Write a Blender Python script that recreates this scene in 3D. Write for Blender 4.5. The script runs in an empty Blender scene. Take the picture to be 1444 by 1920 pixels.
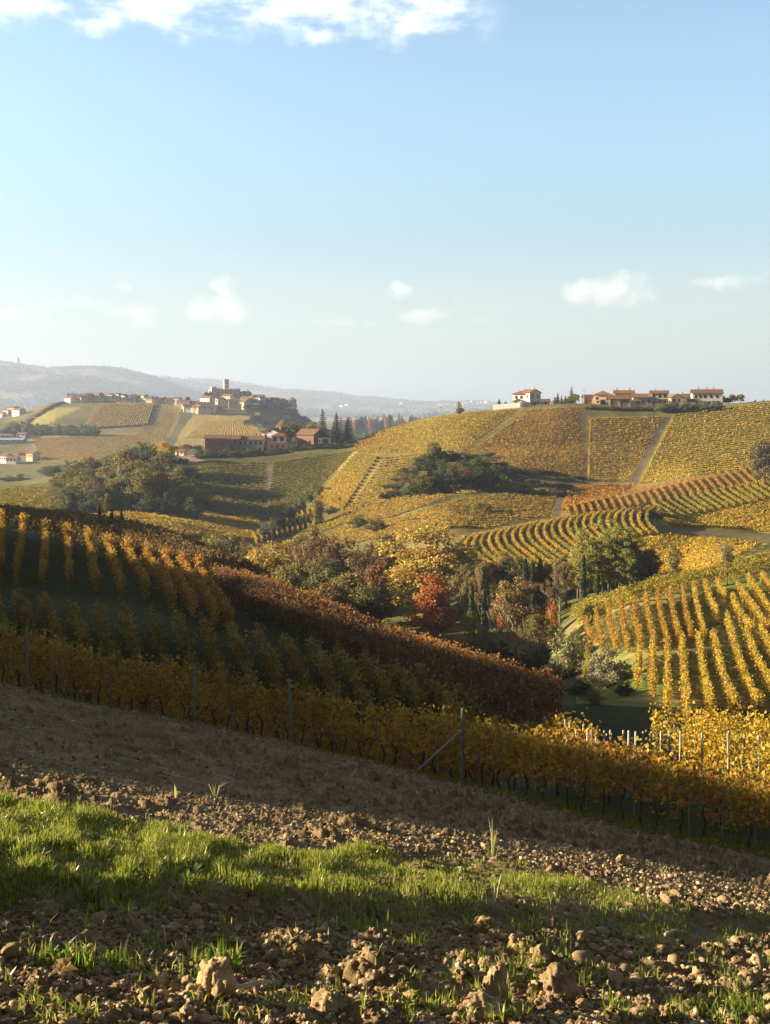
import bpy, math, random
import numpy as np
from mathutils import Vector, Matrix

R = math.radians
scene = bpy.context.scene
COL = scene.collection

# ---------------------------------------------------------------- camera
F, CX, HOR = 2200.0, 722.0, 780.0          # lens in photo pixels, optical column, eye-level row
cam_d = bpy.data.cameras.new('camera')
cam = bpy.data.objects.new('camera', cam_d)
COL.objects.link(cam)
cam.location = (0, 0, 0)
cam.rotation_euler = (R(90), 0, 0)
cam_d.sensor_fit = 'VERTICAL'
cam_d.sensor_height = 36.0
cam_d.lens = F / 1920.0 * 36.0
cam_d.shift_y = (HOR - 960.0) / 1920.0
cam_d.clip_start = 0.05
cam_d.clip_end = 60000
scene.camera = cam

# ---------------------------------------------------------------- sun, sky, exposure
SUN_EL, SUN_AZ = R(16.0), R(86.0)           # azimuth to the left of the view direction
sdir = Vector((-math.sin(SUN_AZ) * math.cos(SUN_EL), math.cos(SUN_AZ) * math.cos(SUN_EL), math.sin(SUN_EL)))
sl = bpy.data.lights.new('sun', 'SUN')
sun = bpy.data.objects.new('sun', sl)
COL.objects.link(sun)
sl.energy = 5.0
sl.angle = R(0.5)
sl.color = (1.0, 0.84, 0.58)
sun.rotation_euler = sdir.to_track_quat('Z', 'Y').to_euler()
sun.location = (-60, 20, 60)

scene.view_settings.view_transform = 'Standard'
scene.view_settings.look = 'None'
scene.view_settings.exposure = 1.9
scene.view_settings.gamma = 1.0
scene.view_settings.use_curve_mapping = False
cy = scene.cycles
cy.max_bounces = 5
cy.diffuse_bounces = 3
cy.glossy_bounces = 2
cy.transmission_bounces = 4
cy.transparent_max_bounces = 4
cy.volume_bounces = 0
cy.use_denoising = True
cy.caustics_reflective = False
cy.caustics_refractive = False


class NT:
    """small helper for node trees"""
    def __init__(self, tree):
        self.t = tree

    def n(self, kind, **kw):
        nd = self.t.nodes.new(kind)
        for k, v in kw.items():
            setattr(nd, k, v)
        return nd

    def link(self, a, b):
        self.t.links.new(a, b)

    def put(self, sock, v):
        if hasattr(v, 'is_output') or isinstance(v, bpy.types.NodeSocket):
            self.t.links.new(v, sock)
        else:
            sock.default_value = v

    def math(self, op, a, b=0.0, c=0.0, clamp=False):
        nd = self.n('ShaderNodeMath', operation=op, use_clamp=clamp)
        for i, v in enumerate((a, b, c)):
            self.put(nd.inputs[i], v)
        return nd.outputs[0]

    def mix(self, fac, a, b, blend='MIX'):
        nd = self.n('ShaderNodeMix', data_type='RGBA', blend_type=blend)
        self.put(nd.inputs[0], fac)
        self.put(nd.inputs[6], a)
        self.put(nd.inputs[7], b)
        return nd.outputs[2]

    def noise(self, vec, scale, detail=4, rough=0.55, lac=2.0):
        nd = self.n('ShaderNodeTexNoise')
        if vec is not None:
            self.link(vec, nd.inputs['Vector'])
        nd.inputs['Scale'].default_value = scale
        nd.inputs['Detail'].default_value = detail
        nd.inputs['Roughness'].default_value = rough
        return nd.outputs['Fac']

    def ramp(self, fac, stops):
        nd = self.n('ShaderNodeValToRGB')
        els = nd.color_ramp.elements
        while len(els) > 1:
            els.remove(els[0])
        els[0].position, els[0].color = stops[0][0], stops[0][1]
        for p, c in stops[1:]:
            e = els.new(p)
            e.color = c
        self.put(nd.inputs[0], fac)
        return nd.outputs[0]

    def sstep(self, v, lo, hi):
        nd = self.n('ShaderNodeMapRange', interpolation_type='SMOOTHSTEP')
        self.put(nd.inputs[0], v)
        nd.inputs[1].default_value = lo
        nd.inputs[2].default_value = hi
        return nd.outputs[0]


def g(v):
    return (v, v, v, 1)


SKY_GAIN, SKY_BASE = 1.27, 0.27


def build_world():
    w = bpy.data.worlds.new('World')
    scene.world = w
    w.use_nodes = True
    t = NT(w.node_tree)
    w.node_tree.nodes.clear()
    out = t.n('ShaderNodeOutputWorld')
    bg = t.n('ShaderNodeBackground')
    sky = t.n('ShaderNodeTexSky', sky_type='NISHITA')
    sky.sun_disc = False
    sky.sun_elevation = SUN_EL
    sky.sun_rotation = -SUN_AZ
    sky.altitude = 300
    sky.air_density = 1.0
    sky.dust_density = 1.0
    sky.ozone_density = 0.9
    # clouds: laid out in sky directions (azimuth, elevation)
    tc = t.n('ShaderNodeTexCoord')
    sep = t.n('ShaderNodeSeparateXYZ')
    t.link(tc.outputs['Generated'], sep.inputs[0])
    x, y, z = sep.outputs
    az = t.math('ARCTAN2', x, y)
    hz = t.math('SQRT', t.math('ADD', t.math('MULTIPLY', x, x), t.math('MULTIPLY', y, y)))
    el = t.math('ARCTAN2', z, hz)
    comb = t.n('ShaderNodeCombineXYZ')
    t.link(az, comb.inputs[0])
    t.link(el, comb.inputs[1])
    vec = comb.outputs[0]
    big = t.noise(vec, 26, 6, 0.6)
    puff = t.noise(vec, 52, 7, 0.62)
    stretch = t.n('ShaderNodeMapping')
    stretch.inputs['Scale'].default_value = (1.0, 2.2, 1.0)
    t.link(vec, stretch.inputs[0])
    wisp = t.noise(stretch.outputs[0], 18, 7, 0.62)

    def spot(u, v, ru, rv):
        a0 = math.atan((u - CX) / F)
        e0 = math.atan((HOR - v) / math.hypot(F, u - CX))
        dx = t.math('DIVIDE', t.math('SUBTRACT', az, a0), ru / F)
        dy = t.math('DIVIDE', t.math('SUBTRACT', el, e0), rv / F)
        d = t.math('ADD', t.math('MULTIPLY', dx, dx), t.math('MULTIPLY', dy, dy))
        return t.math('SUBTRACT', 1.0, d)
    m = None
    for s in ((1085, 548, 36, 30, 1.0), (1160, 545, 75, 36, 0.85), (1380, 530, 80, 16, 0.5), (410, 580, 62, 34, 1.0), (420, 540, 34, 28, 0.7),
              (740, 545, 36, 20, 0.6), (790, 592, 56, 18, 0.8), (260, 590, 56, 24, 0.75), (228, 538, 22, 12, 0.5), (40, 595, 60, 22, 0.5),
              (140, 565, 60, 14, 0.4), (620, 605, 120, 9, 0.5), (905, 600, 20, 10, 0.4), (855, 556, 18, 12, 0.4)):
        k = t.math('MULTIPLY', spot(*s[:4]), s[4])
        m = k if m is None else t.math('MAXIMUM', m, k)
    m = t.math('ADD', m, t.math('MULTIPLY', t.math('SUBTRACT', puff, 0.5), 3.0))
    cum = t.math('MULTIPLY', t.sstep(m, -0.05, 1.15), 0.6)
    # a bank of thin wisps high up
    edge = t.math('ADD', el, t.math('MULTIPLY', t.math('SUBTRACT', big, 0.5), 0.05))
    e_lo = math.atan((HOR - 82) / F)
    bank = t.math('MULTIPLY', t.sstep(edge, e_lo - 0.004, e_lo + 0.016), t.sstep(az, 0.11, 0.045))
    ws = t.math('MULTIPLY', t.sstep(wisp, 0.36, 0.68), bank)
    fac = t.math('MINIMUM', t.math('ADD', cum, t.math('MULTIPLY', ws, 0.52)), 1.0)
    # thin pale veil along the horizon
    veil = t.math('MULTIPLY', t.sstep(el, 0.16, 0.0), 0.75)
    col = t.mix(veil, sky.outputs[0], (7.5, 7.25, 6.75, 1))
    col = t.mix(1.0, col, (0.90, 1.0, 1.0, 1), 'MULTIPLY')
    col = t.mix(fac, col, (8.2, 7.7, 6.9, 1))
    # the low sky on the sun's side is far brighter than the deep blue overhead and behind
    dotf = t.math('ADD', t.math('MULTIPLY', x, -0.42), t.math('MULTIPLY', y, 0.91))
    glow = t.math('MULTIPLY', t.math('MULTIPLY', t.sstep(dotf, 0.3, 0.72), t.sstep(el, 0.58, 0.36)), t.sstep(el, -0.12, 0.30))
    gain = t.math('ADD', SKY_BASE, t.math('MULTIPLY', glow, SKY_GAIN))
    col = t.mix(1.0, col, gain, 'MULTIPLY')
    t.link(col, bg.inputs['Color'])
    bg.inputs['Strength'].default_value = 0.05
    t.link(bg.outputs[0], out.inputs['Surface'])


build_world()

# ---------------------------------------------------------------- numpy helpers
def hash2(ix, iy, seed):
    h = (ix.astype(np.int64) * 374761393 + iy.astype(np.int64) * 668265263 + seed * 974634537) & 0xFFFFFFFF
    h = ((h ^ (h >> 13)) * 1274126177) & 0xFFFFFFFF
    h = ((h ^ (h >> 16)) * 2246822519) & 0xFFFFFFFF
    return ((h ^ (h >> 15)) & 0xFFFFFF) / float(0xFFFFFF)


def vnoise(x, y, seed=0):
    x = np.asarray(x, float); y = np.asarray(y, float)
    ix, iy = np.floor(x), np.floor(y)
    fx, fy = x - ix, y - iy
    fx = fx * fx * fx * (fx * (fx * 6 - 15) + 10)
    fy = fy * fy * fy * (fy * (fy * 6 - 15) + 10)
    a = hash2(ix, iy, seed); b = hash2(ix + 1, iy, seed)
    c = hash2(ix, iy + 1, seed); d = hash2(ix + 1, iy + 1, seed)
    return (a + (b - a) * fx) * (1 - fy) + (c + (d - c) * fx) * fy


def fbm(x, y, octaves=4, seed=0, gain=0.5):
    s = 0; a = 1.0; tot = 0
    for o in range(octaves):
        s = s + a * vnoise(x * 2 ** o + 17.3 * o, y * 2 ** o - 9.1 * o, seed + o)
        tot += a; a *= gain
    return s / tot


def bumps(x, y, cell, seed, rmin, rmax, keep):
    """clod-like domes scattered on a jittered grid (height in cell units)"""
    gx, gy = np.asarray(x) / cell, np.asarray(y) / cell
    ix, iy = np.floor(gx), np.floor(gy)
    out = np.zeros_like(gx)
    for dx in (-1, 0, 1):
        for dy in (-1, 0, 1):
            jx, jy = ix + dx, iy + dy
            px = jx + hash2(jx, jy, seed); py = jy + hash2(jx, jy, seed + 1)
            r = rmin + (rmax - rmin) * hash2(jx, jy, seed + 2) ** 2
            on = hash2(jx, jy, seed + 3) < keep
            e = 0.6 + 0.8 * hash2(jx, jy, seed + 4)
            d2 = ((gx - px) ** 2 * e + (gy - py) ** 2 / e) / (r * r)
            h = np.where(on & (d2 < 1), r * np.sqrt(np.clip(1 - d2, 0, 1)) * (0.6 + 0.7 * hash2(jx, jy, seed + 5)), 0)
            out = np.maximum(out, h)
    return out * cell


def pchip(xk, yk, x):
    xk = np.asarray(xk, float); yk = np.asarray(yk, float)
    h = np.diff(xk); d = np.diff(yk) / h
    m = np.zeros_like(yk)
    for i in range(1, len(xk) - 1):
        if d[i - 1] * d[i] > 0:
            w1, w2 = 2 * h[i] + h[i - 1], h[i] + 2 * h[i - 1]
            m[i] = (w1 + w2) / (w1 / d[i - 1] + w2 / d[i])
    m[0], m[-1] = d[0], d[-1]
    x = np.clip(x, xk[0], xk[-1])
    i = np.clip(np.searchsorted(xk, x, side='right') - 1, 0, len(h) - 1)
    t = (x - xk[i]) / h[i]
    return ((2 * t**3 - 3 * t**2 + 1) * yk[i] + (t**3 - 2 * t**2 + t) * h[i] * m[i]
            + (-2 * t**3 + 3 * t**2) * yk[i + 1] + (t**3 - t**2) * h[i] * m[i + 1])


def smooth(a, b, x):
    t = np.clip((x - a) / (b - a), 0, 1)
    return t * t * (3 - 2 * t)


# ---------------------------------------------------------------- the lie of the land
def V(u, Y, v): return (u, Y, -(v - HOR) / F * Y)     # a point seen at column u, row v
def Z(u, Y, z): return (u, Y, z)


PA, PB, PC = -0.20, -0.27, -1.1
def plane(X, Y): return PC + PB * Y + PA * X


R1 = [(-900, 43), (0, 41.5), (370, 43), (562, 41.5), (885, 36), (1195, 32), (1444, 29.5), (2400, 24)]
def r1(u): return pchip([a for a, _ in R1], [b for _, b in R1], u)


KF = 1.6          # the blue hills lie this much farther than first paced out
LINES = [
    # hollow behind the front row
    [Z(-900, 70, -12), Z(0, 66, -17), Z(480, 62, -20), Z(722, 58, -19.6), Z(960, 48, -15.0), Z(1080, 45, -13.4), Z(1200, 44, -13.0), Z(1444, 42, -12.9), Z(2400, 36, -15)],
    # terrace half way up the spur
    [Z(-900, 96, -9), V(0, 88, 1135), V(240, 84, 1150), V(480, 78, 1232), V(722, 70, 1310), Z(960, 60, -17.3), Z(1080, 57, -17.3), Z(1200, 55, -17), Z(1444, 52, -17.2), Z(2400, 48, -17)],
    # spur crest
    [Z(-900, 140, -8), V(0, 122, 1006), V(120, 121, 1034), V(240, 117, 1060), V(390, 108, 1102), V(480, 100, 1124), V(600, 92, 1170), V(722, 85, 1224), V(850, 76, 1274), V(960, 68, 1314), V(1060, 64, 1354), Z(1110, 64, -18.6), Z(1200, 66, -18.8), Z(1444, 64, -18.6), Z(2400, 60, -18)],
    # far lip of the spur plateau
    [Z(-900, 205, -10), V(0, 182, 970), V(200, 172, 988), V(300, 163, 1012), V(400, 150, 1054), V(500, 134, 1098), Z(650, 112, -20), Z(722, 104, -20.3), Z(960, 86, -20.8), Z(1100, 84, -20.6), V(1200, 85, 1322), V(1444, 77, 1345), Z(2400, 72, -20)],
    # foot of the near side of the valley
    [Z(-900, 260, -30), Z(0, 255, -34), Z(480, 200, -34), Z(722, 150, -31), Z(960, 128, -29.5), Z(1060, 117, -26.5), V(1110, 108, 1292), V(1200, 98, 1290), V(1444, 86, 1325), Z(2400, 80, -21)],
    # top of the right-hand vine slope
    [Z(-900, 300, -33), Z(0, 300, -35), Z(480, 255, -37), Z(722, 190, -35), Z(960, 166, -33), Z(1050, 160, -30), V(1090, 152, 1174), V(1200, 142, 1132), V(1300, 147, 1112), V(1444, 156, 1076), Z(2400, 170, -14)],
    # foot of the curved vineyard / lower yellow field
    [Z(-900, 345, -32), Z(0, 350, -33), V(240, 345, 968), Z(480, 320, -37), V(722, 250, 1085), V(870, 226, 1065), V(1000, 215, 1085), V(1200, 205, 1090), V(1350, 202, 1072), V(1444, 200, 1050), Z(2400, 200, -20)],
    # crest of the curved vineyard / track above the lower yellow field
    [Z(-900, 390, -29), V(0, 388, 952), V(240, 385, 958), V(480, 392, 982), V(600, 350, 1005), V(722, 318, 995), V(870, 268, 1005), V(1000, 285, 982), V(1130, 295, 965), V(1215, 292, 962), V(1300, 275, 992), V(1444, 265, 1010), Z(2400, 260, -22)],
    # foot of the houses' hill; half way up the vineyards under the pink house
    [Z(-900, 490, -28), V(0, 485, 917), V(240, 470, 930), V(390, 462, 912), V(480, 462, 918), V(600, 440, 915), V(722, 395, 915), V(900, 335, 945), V(1000, 352, 938), V(1200, 380, 915), V(1330, 375, 895), V(1444, 368, 895), Z(2400, 360, -16)],
    # upper third of the big hill
    [Z(-900, 545, -30), Z(0, 540, -31), V(240, 520, 880), V(390, 508, 876), V(480, 505, 880), V(600, 500, 872), V(722, 480, 850), V(900, 440, 850), V(1000, 450, 842), V(1200, 458, 836), V(1444, 450, 830), Z(2400, 450, -6)],
    # hill top
    [Z(-900, 600, -33), Z(0, 600, -34), V(240, 560, 866), V(330, 548, 856), V(390, 545, 851), V(480, 541, 849), V(600, 543, 833), V(660, 558, 828), V(700, 560, 815), V(760, 560, 797), V(850, 555, 776), V(960, 540, 764), V(1080, 522, 756), V(1200, 516, 762), V(1300, 516, 762), V(1400, 518, 754), V(1444, 520, 752), Z(2400, 520, 6)],
    # back of the hill
    [Z(-900, 820, -42), Z(0, 810, -42), Z(240, 720, -40), Z(480, 690, -36), Z(620, 690, -30), Z(722, 690, -24), Z(850, 670, -3), Z(960, 640, 0), Z(1444, 640, 1), Z(2400, 640, 1)],
    # valley in front of the castle hill
    [Z(-900, 960, -42), V(0, 960, 872), V(240, 900, 872), Z(480, 900, -46), Z(722, 1000, -50), Z(960, 1000, -40), Z(1444, 1000, -20), Z(2400, 1000, -20)],
    # castle hill, half way
    [Z(-900, 1180, -26), V(-100, 1170, 830), V(0, 1170, 824), V(120, 1180, 812), V(300, 1190, 808), V(480, 1240, 800), Z(560, 1250, -22), Z(722, 1300, -48), Z(1444, 1300, -30), Z(2400, 1300, -30)],
    # castle hill top
    [V(-900, 1380, 785), V(0, 1380, 783), V(50, 1390, 770), V(110, 1400, 754), V(200, 1400, 752), V(330, 1405, 757), V(430, 1420, 751), V(500, 1420, 756), V(540, 1420, 768), V(575, 1420, 792), V(640, 1420, 812), Z(722, 1500, -42), Z(1444, 1500, -30), Z(2400, 1500, -30)],
    # behind it, the wooded dip
    [Z(-900, 2000, -50), Z(0, 2000, -50), Z(430, 2000, -40), V(640, 2100, 810), V(722, 2100, 802), V(850, 2100, 788), V(960, 2100, 785), Z(1444, 2100, -10), Z(2400, 2100, -10)],
    # foot of the blue hills
    [V(-900, 3000 * KF, 800), V(0, 3000 * KF, 790), V(300, 3000 * KF, 785), V(722, 3200 * KF, 788), V(960, 3200 * KF, 778), Z(1444, 3200 * KF, -20), Z(2400, 3200 * KF, -20)],
    # first blue ridge
    [V(-900, 4200 * KF, 668), V(-200, 4200 * KF, 676), V(0, 4200 * KF, 683), V(100, 4200 * KF, 692), V(180, 4250 * KF, 697), V(240, 4300 * KF, 703), V(300, 4300 * KF, 716), V(350, 4300 * KF, 738), V(450, 4300 * KF, 764), V(600, 4400 * KF, 778), V(722, 4400 * KF, 782), V(960, 4400 * KF, 776), V(1444, 4400 * KF, 778), V(2400, 4400 * KF, 778)],
    # second blue ridge
    [V(-900, 6500 * KF, 715), V(200, 6500 * KF, 722), V(300, 6500 * KF, 716), V(400, 6500 * KF, 719), V(500, 6500 * KF, 730), V(580, 6500 * KF, 733), V(630, 6500 * KF, 737), V(680, 6500 * KF, 748), V(760, 6500 * KF, 755), V(830, 6500 * KF, 758), V(900, 6600 * KF, 754), V(960, 6600 * KF, 760), V(1444, 6600 * KF, 768), V(2400, 6600 * KF, 770)],
    [Z(-900, 9000 * KF, 0), Z(722, 9000 * KF, 0), Z(2400, 9000 * KF, 0)],
]


def knots(u):
    u = np.asarray(u, float)
    YR = r1(u)
    X = (u - CX) / F
    Ys, Zs = [0.6 * YR, YR], [plane(X * 0.6 * YR, 0.6 * YR), plane(X * YR, YR)]
    for ln in LINES:
        us = [p[0] for p in ln]
        Yk = pchip(us, [p[1] for p in ln], u)
        zk = pchip(us, [p[2] / p[1] for p in ln], u) * Yk
        Ys.append(np.maximum(Yk, Ys[-1] * 1.03)); Zs.append(zk)
    return np.stack(Ys, -1), np.stack(Zs, -1)


def column_eval(Yk, Zk, Y):
    """monotone cubic in log Y; Yk, Zk: (N,K), Y: (N,)"""
    L = np.log(Yk); x = np.log(np.maximum(Y, 0.1))
    h = np.diff(L, axis=1); d = np.diff(Zk, axis=1) / h
    m = np.zeros_like(Zk)
    a, b = d[:, :-1], d[:, 1:]
    w1 = 2 * h[:, 1:] + h[:, :-1]; w2 = h[:, 1:] + 2 * h[:, :-1]
    with np.errstate(divide='ignore', invalid='ignore'):
        mm = (w1 + w2) / (w1 / a + w2 / b)
    m[:, 1:-1] = np.where(a * b > 0, mm, 0)
    m[:, 0] = d[:, 0]; m[:, -1] = d[:, -1]
    i = np.clip((x[:, None] >= L).sum(1) - 1, 0, L.shape[1] - 2)
    r = np.arange(len(x))
    t = np.clip((x - L[r, i]) / h[r, i], 0, 1)
    H = h[r, i]
    return ((2 * t**3 - 3 * t**2 + 1) * Zk[r, i] + (t**3 - 2 * t**2 + t) * H * m[r, i]
            + (-2 * t**3 + 3 * t**2) * Zk[r, i + 1] + (t**3 - t**2) * H * m[r, i + 1])


def ground(X, Y):
    """height of the land (broad shape)"""
    X = np.atleast_1d(np.asarray(X, float)); Y = np.atleast_1d(np.asarray(Y, float))
    X, Y = np.broadcast_arrays(X, Y)
    X, Y = X.ravel(), Y.ravel()
    out = plane(X, Y)
    u = np.clip(CX + F * X / np.maximum(Y, 1.0), -900, 2400)
    far = Y > 0.7 * r1(u)
    if far.any():
        uf = u[far]
        Yk, Zk = knots(uf)
        zt = column_eval(Yk, Zk, Y[far])
        w = smooth(0.72, 0.98, Y[far] / Yk[:, 1])
        out = out.copy()
        out[far] = out[far] * (1 - w) + zt * w
        n = (fbm(X[far] / 60, Y[far] / 60, 3, 5) - 0.5) * 5.0 * smooth(900, 2600, Y[far])
        n += (fbm(X[far] / 400, Y[far] / 400, 4, 8) - 0.5) * 70 * smooth(4000, 6000, Y[far])
        n += (fbm(X[far] / 9, Y[far] / 9, 3, 6) - 0.5) * 0.7 * smooth(55, 160, Y[far])
        out[far] += n
    return out


def gz(X, Y): return float(ground(X, Y)[0])


def on_ground(u, Y):
    u = np.atleast_1d(np.asarray(u, float)); Y = np.atleast_1d(np.asarray(Y, float))
    u, Y = np.broadcast_arrays(u, Y)
    X = (u - CX) / F * Y
    return np.stack([X, Y, ground(X, Y)], -1)


def seen(u, v, Y0, Y1, n=260):
    """where the line of sight to (u, v) meets the land between the distances Y0 and Y1"""
    u = np.atleast_1d(np.asarray(u, float)); v = np.atleast_1d(np.asarray(v, float))
    Ys = np.exp(np.linspace(math.log(Y0), math.log(Y1), n))
    P = on_ground(np.repeat(u, n), np.tile(Ys, len(u)))
    vv = (HOR - F * P[:, 2] / P[:, 1]).reshape(len(u), n)
    hit = vv <= v[:, None]
    k = np.where(hit.any(1), hit.argmax(1), vv.argmin(1))
    k0 = np.maximum(k - 1, 0)
    r = np.arange(len(u))
    va, vb = vv[r, k0], vv[r, k]
    t = np.clip(np.where(np.abs(va - vb) > 1e-6, (va - v) / np.where(np.abs(va - vb) > 1e-6, va - vb, 1), 0), 0, 1)
    t = np.where(hit.any(1), t, 1)
    return on_ground(u, Ys[k0] + (Ys[k] - Ys[k0]) * t)


# ---------------------------------------------------------------- object helpers
def mesh_obj(name, verts, faces, mats=(), parent=None, colors=None, mat_idx=None, smooth_shade=False):
    """one mesh object; faces: (N,3)/(N,4) array or list of such arrays"""
    me = bpy.data.meshes.new(name)
    verts = np.asarray(verts, np.float32)
    fl = [np.asarray(f, np.int32) for f in (faces if isinstance(faces, list) else [faces])]
    fl = [f for f in fl if len(f)]
    me.vertices.add(len(verts))
    me.vertices.foreach_set('co', verts.ravel())
    loops = np.concatenate([f.ravel() for f in fl])
    sizes = np.concatenate([np.full(len(f), f.shape[1], np.int32) for f in fl])
    me.loops.add(len(loops))
    me.loops.foreach_set('vertex_index', loops)
    me.polygons.add(len(sizes))
    me.polygons.foreach_set('loop_start', np.concatenate([[0], np.cumsum(sizes)[:-1]]).astype(np.int32))
    me.polygons.foreach_set('loop_total', sizes)
    me.polygons.foreach_set('use_smooth', np.full(len(sizes), bool(smooth_shade)))
    if mat_idx is not None:
        me.polygons.foreach_set('material_index', np.asarray(mat_idx, np.int32))
    me.update(calc_edges=True)
    if colors is not None:
        at = me.color_attributes.new('Col', 'FLOAT_COLOR', 'POINT')
        c = np.ones((len(verts), 4), np.float32)
        c[:, :3] = np.asarray(colors, np.float32)[:, :3]
        at.data.foreach_set('color', c.ravel())
    for m in (mats if isinstance(mats, (list, tuple)) else [mats]):
        me.materials.append(m)
    o = bpy.data.objects.new(name, me)
    COL.objects.link(o)
    if parent is not None:
        o.parent = parent
    return o


def tag(o, label=None, cat=None, group=None, kind=None):
    if label: o['label'] = label
    if cat: o['category'] = cat
    if group: o['group'] = group
    if kind: o['kind'] = kind
    return o


def empty(name, loc, rz=0.0):
    o = bpy.data.objects.new(name, None)
    COL.objects.link(o)
    o.empty_display_size = 0.2
    o.location = loc
    o.rotation_euler = (0, 0, rz)
    return o


def grid_faces(nr, nc):
    i = np.arange(nr * nc).reshape(nr, nc)
    return np.stack([i[:-1, :-1].ravel(), i[:-1, 1:].ravel(), i[1:, 1:].ravel(), i[1:, :-1].ravel()], -1)


# ---------------------------------------------------------------- materials
MATS = {}
def mat(name):
    m = bpy.data.materials.new(name)
    m.use_nodes = True
    m.node_tree.nodes.clear()
    t = NT(m.node_tree)
    out = t.n('ShaderNodeOutputMaterial')
    MATS[name] = m
    return m, t, out


def principled(t, color, rough=0.8, spec=0.3):
    b = t.n('ShaderNodeBsdfPrincipled')
    t.put(b.inputs['Base Color'], color)
    t.put(b.inputs['Roughness'], rough)
    b.inputs['Specular IOR Level'].default_value = spec
    return b


def leaf_material(name, trans=0.4, rough=0.55, spec=0.25, tint=True):
    m, t, out = mat(name)
    at = t.n('ShaderNodeAttribute', attribute_name='Col')
    c = at.outputs['Color']
    if tint:
        oi = t.n('ShaderNodeObjectInfo')
        c = t.mix(1.0, c, oi.outputs['Color'], 'MULTIPLY')
    b = principled(t, c, rough, spec)
    tr = t.n('ShaderNodeBsdfTranslucent')
    t.link(c, tr.inputs['Color'])
    mx = t.n('ShaderNodeMixShader')
    mx.inputs[0].default_value = trans
    t.link(b.outputs[0], mx.inputs[1]); t.link(tr.outputs[0], mx.inputs[2])
    t.link(mx.outputs[0], out.inputs['Surface'])
    return m


def rough_material(name, c1, c2, scale=4.0, rough=0.85, spec=0.2, bump=0.0, bscale=20.0, detail=5, tint=False):
    m, t, out = mat(name)
    tc = t.n('ShaderNodeTexCoord')
    f = t.sstep(t.noise(tc.outputs['Object'], scale, detail, 0.6), 0.3, 0.7)
    c = t.mix(f, (*c1, 1), (*c2, 1))
    if tint:
        oi = t.n('ShaderNodeObjectInfo')
        c = t.mix(1.0, c, oi.outputs['Color'], 'MULTIPLY')
    b = principled(t, c, rough, spec)
    if bump:
        bp = t.n('ShaderNodeBump')
        bp.inputs['Strength'].default_value = bump
        t.link(t.noise(tc.outputs['Object'], bscale, 6, 0.65), bp.inputs['Height'])
        t.link(bp.outputs[0], b.inputs['Normal'])
    t.link(b.outputs[0], out.inputs['Surface'])
    return m


M_LEAF = leaf_material('vine_leaf', 0.38)
M_CROWN = leaf_material('tree_leaf', 0.3)
M_GRASS = leaf_material('grass_blade', 0.5, 0.32, 0.5, tint=False)
M_BARK = rough_material('bark', (0.10, 0.075, 0.055), (0.19, 0.16, 0.13), 9, bump=0.4)
M_PALEBARK = rough_material('pale_bark', (0.18, 0.15, 0.115), (0.30, 0.26, 0.2), 6, bump=0.3)
M_VINEWOOD = rough_material('vine_wood', (0.06, 0.045, 0.035), (0.13, 0.10, 0.08), 12, bump=0.5)


def make_terrain_material():
    m, t, out = mat('hillside_ground')
    at = t.n('ShaderNodeAttribute', attribute_name='Col')
    geo = t.n('ShaderNodeNewGeometry')
    pos = geo.outputs['Position']
    n1 = t.noise(pos, 0.9, 6, 0.65)
    n2 = t.noise(pos, 0.09, 5, 0.6)
    k = t.math('ADD', t.math('MULTIPLY', n1, 0.9), t.math('MULTIPLY', n2, 0.5))
    k = t.math('ADD', k, 0.28)
    c = t.mix(1.0, at.outputs['Color'], t.math('MULTIPLY', k, 1.2), 'MULTIPLY')
    b = principled(t, c, 0.95, 0.05)
    bp = t.n('ShaderNodeBump')
    bp.inputs['Strength'].default_value = 0.6
    bp.inputs['Distance'].default_value = 0.4
    t.link(n1, bp.inputs['Height'])
    t.link(bp.outputs[0], b.inputs['Normal'])
    t.link(b.outputs[0], out.inputs['Surface'])
    return m


M_TERRAIN = make_terrain_material()


def make_soil_material():
    m, t, out = mat('ploughed_soil')
    geo = t.n('ShaderNodeNewGeometry')
    pos = geo.outputs['Position']
    n1 = t.math('ADD', t.math('MULTIPLY', t.noise(pos, 2.2, 6, 0.7), 0.65), t.math('MULTIPLY', t.noise(pos, 0.55, 4, 0.6), 0.35))
    n2 = t.noise(pos, 24, 6, 0.72)
    c = t.ramp(n1, [(0.3, (0.125, 0.08, 0.041, 1)), (0.52, (0.275, 0.19, 0.102, 1)), (0.7, (0.41, 0.305, 0.175, 1))])
    at = t.n('ShaderNodeAttribute', attribute_name='Col')
    c = t.mix(at.outputs['Fac'], c, (0.055, 0.062, 0.026, 1))
    c = t.mix(1.0, c, t.ramp(n2, [(0.3, (0.5, 0.46, 0.42, 1)), (0.55, (1.0, 1.0, 1.0, 1)), (0.68, (1.3, 1.28, 1.22, 1))]), 'MULTIPLY')
    b = principled(t, c, 0.95, 0.08)
    bp = t.n('ShaderNodeBump')
    bp.inputs['Strength'].default_value = 0.55
    bp.inputs['Distance'].default_value = 0.02
    t.link(t.noise(pos, 70, 6, 0.7), bp.inputs['Height'])
    t.link(bp.outputs[0], b.inputs['Normal'])
    t.link(b.outputs[0], out.inputs['Surface'])
    return m


M_SOIL = make_soil_material()
rng = np.random.default_rng(7)
random.seed(7)


def in_poly(u, v, poly):
    u = np.asarray(u, float); v = np.asarray(v, float)
    inside = np.zeros(u.shape, bool)
    n = len(poly)
    for i in range(n):
        x1, y1 = poly[i]; x2, y2 = poly[(i + 1) % n]
        c = ((y1 > v) != (y2 > v)) & (u < (x2 - x1) * (v - y1) / (y2 - y1 + 1e-12) + x1)
        inside ^= c
    return inside


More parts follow.
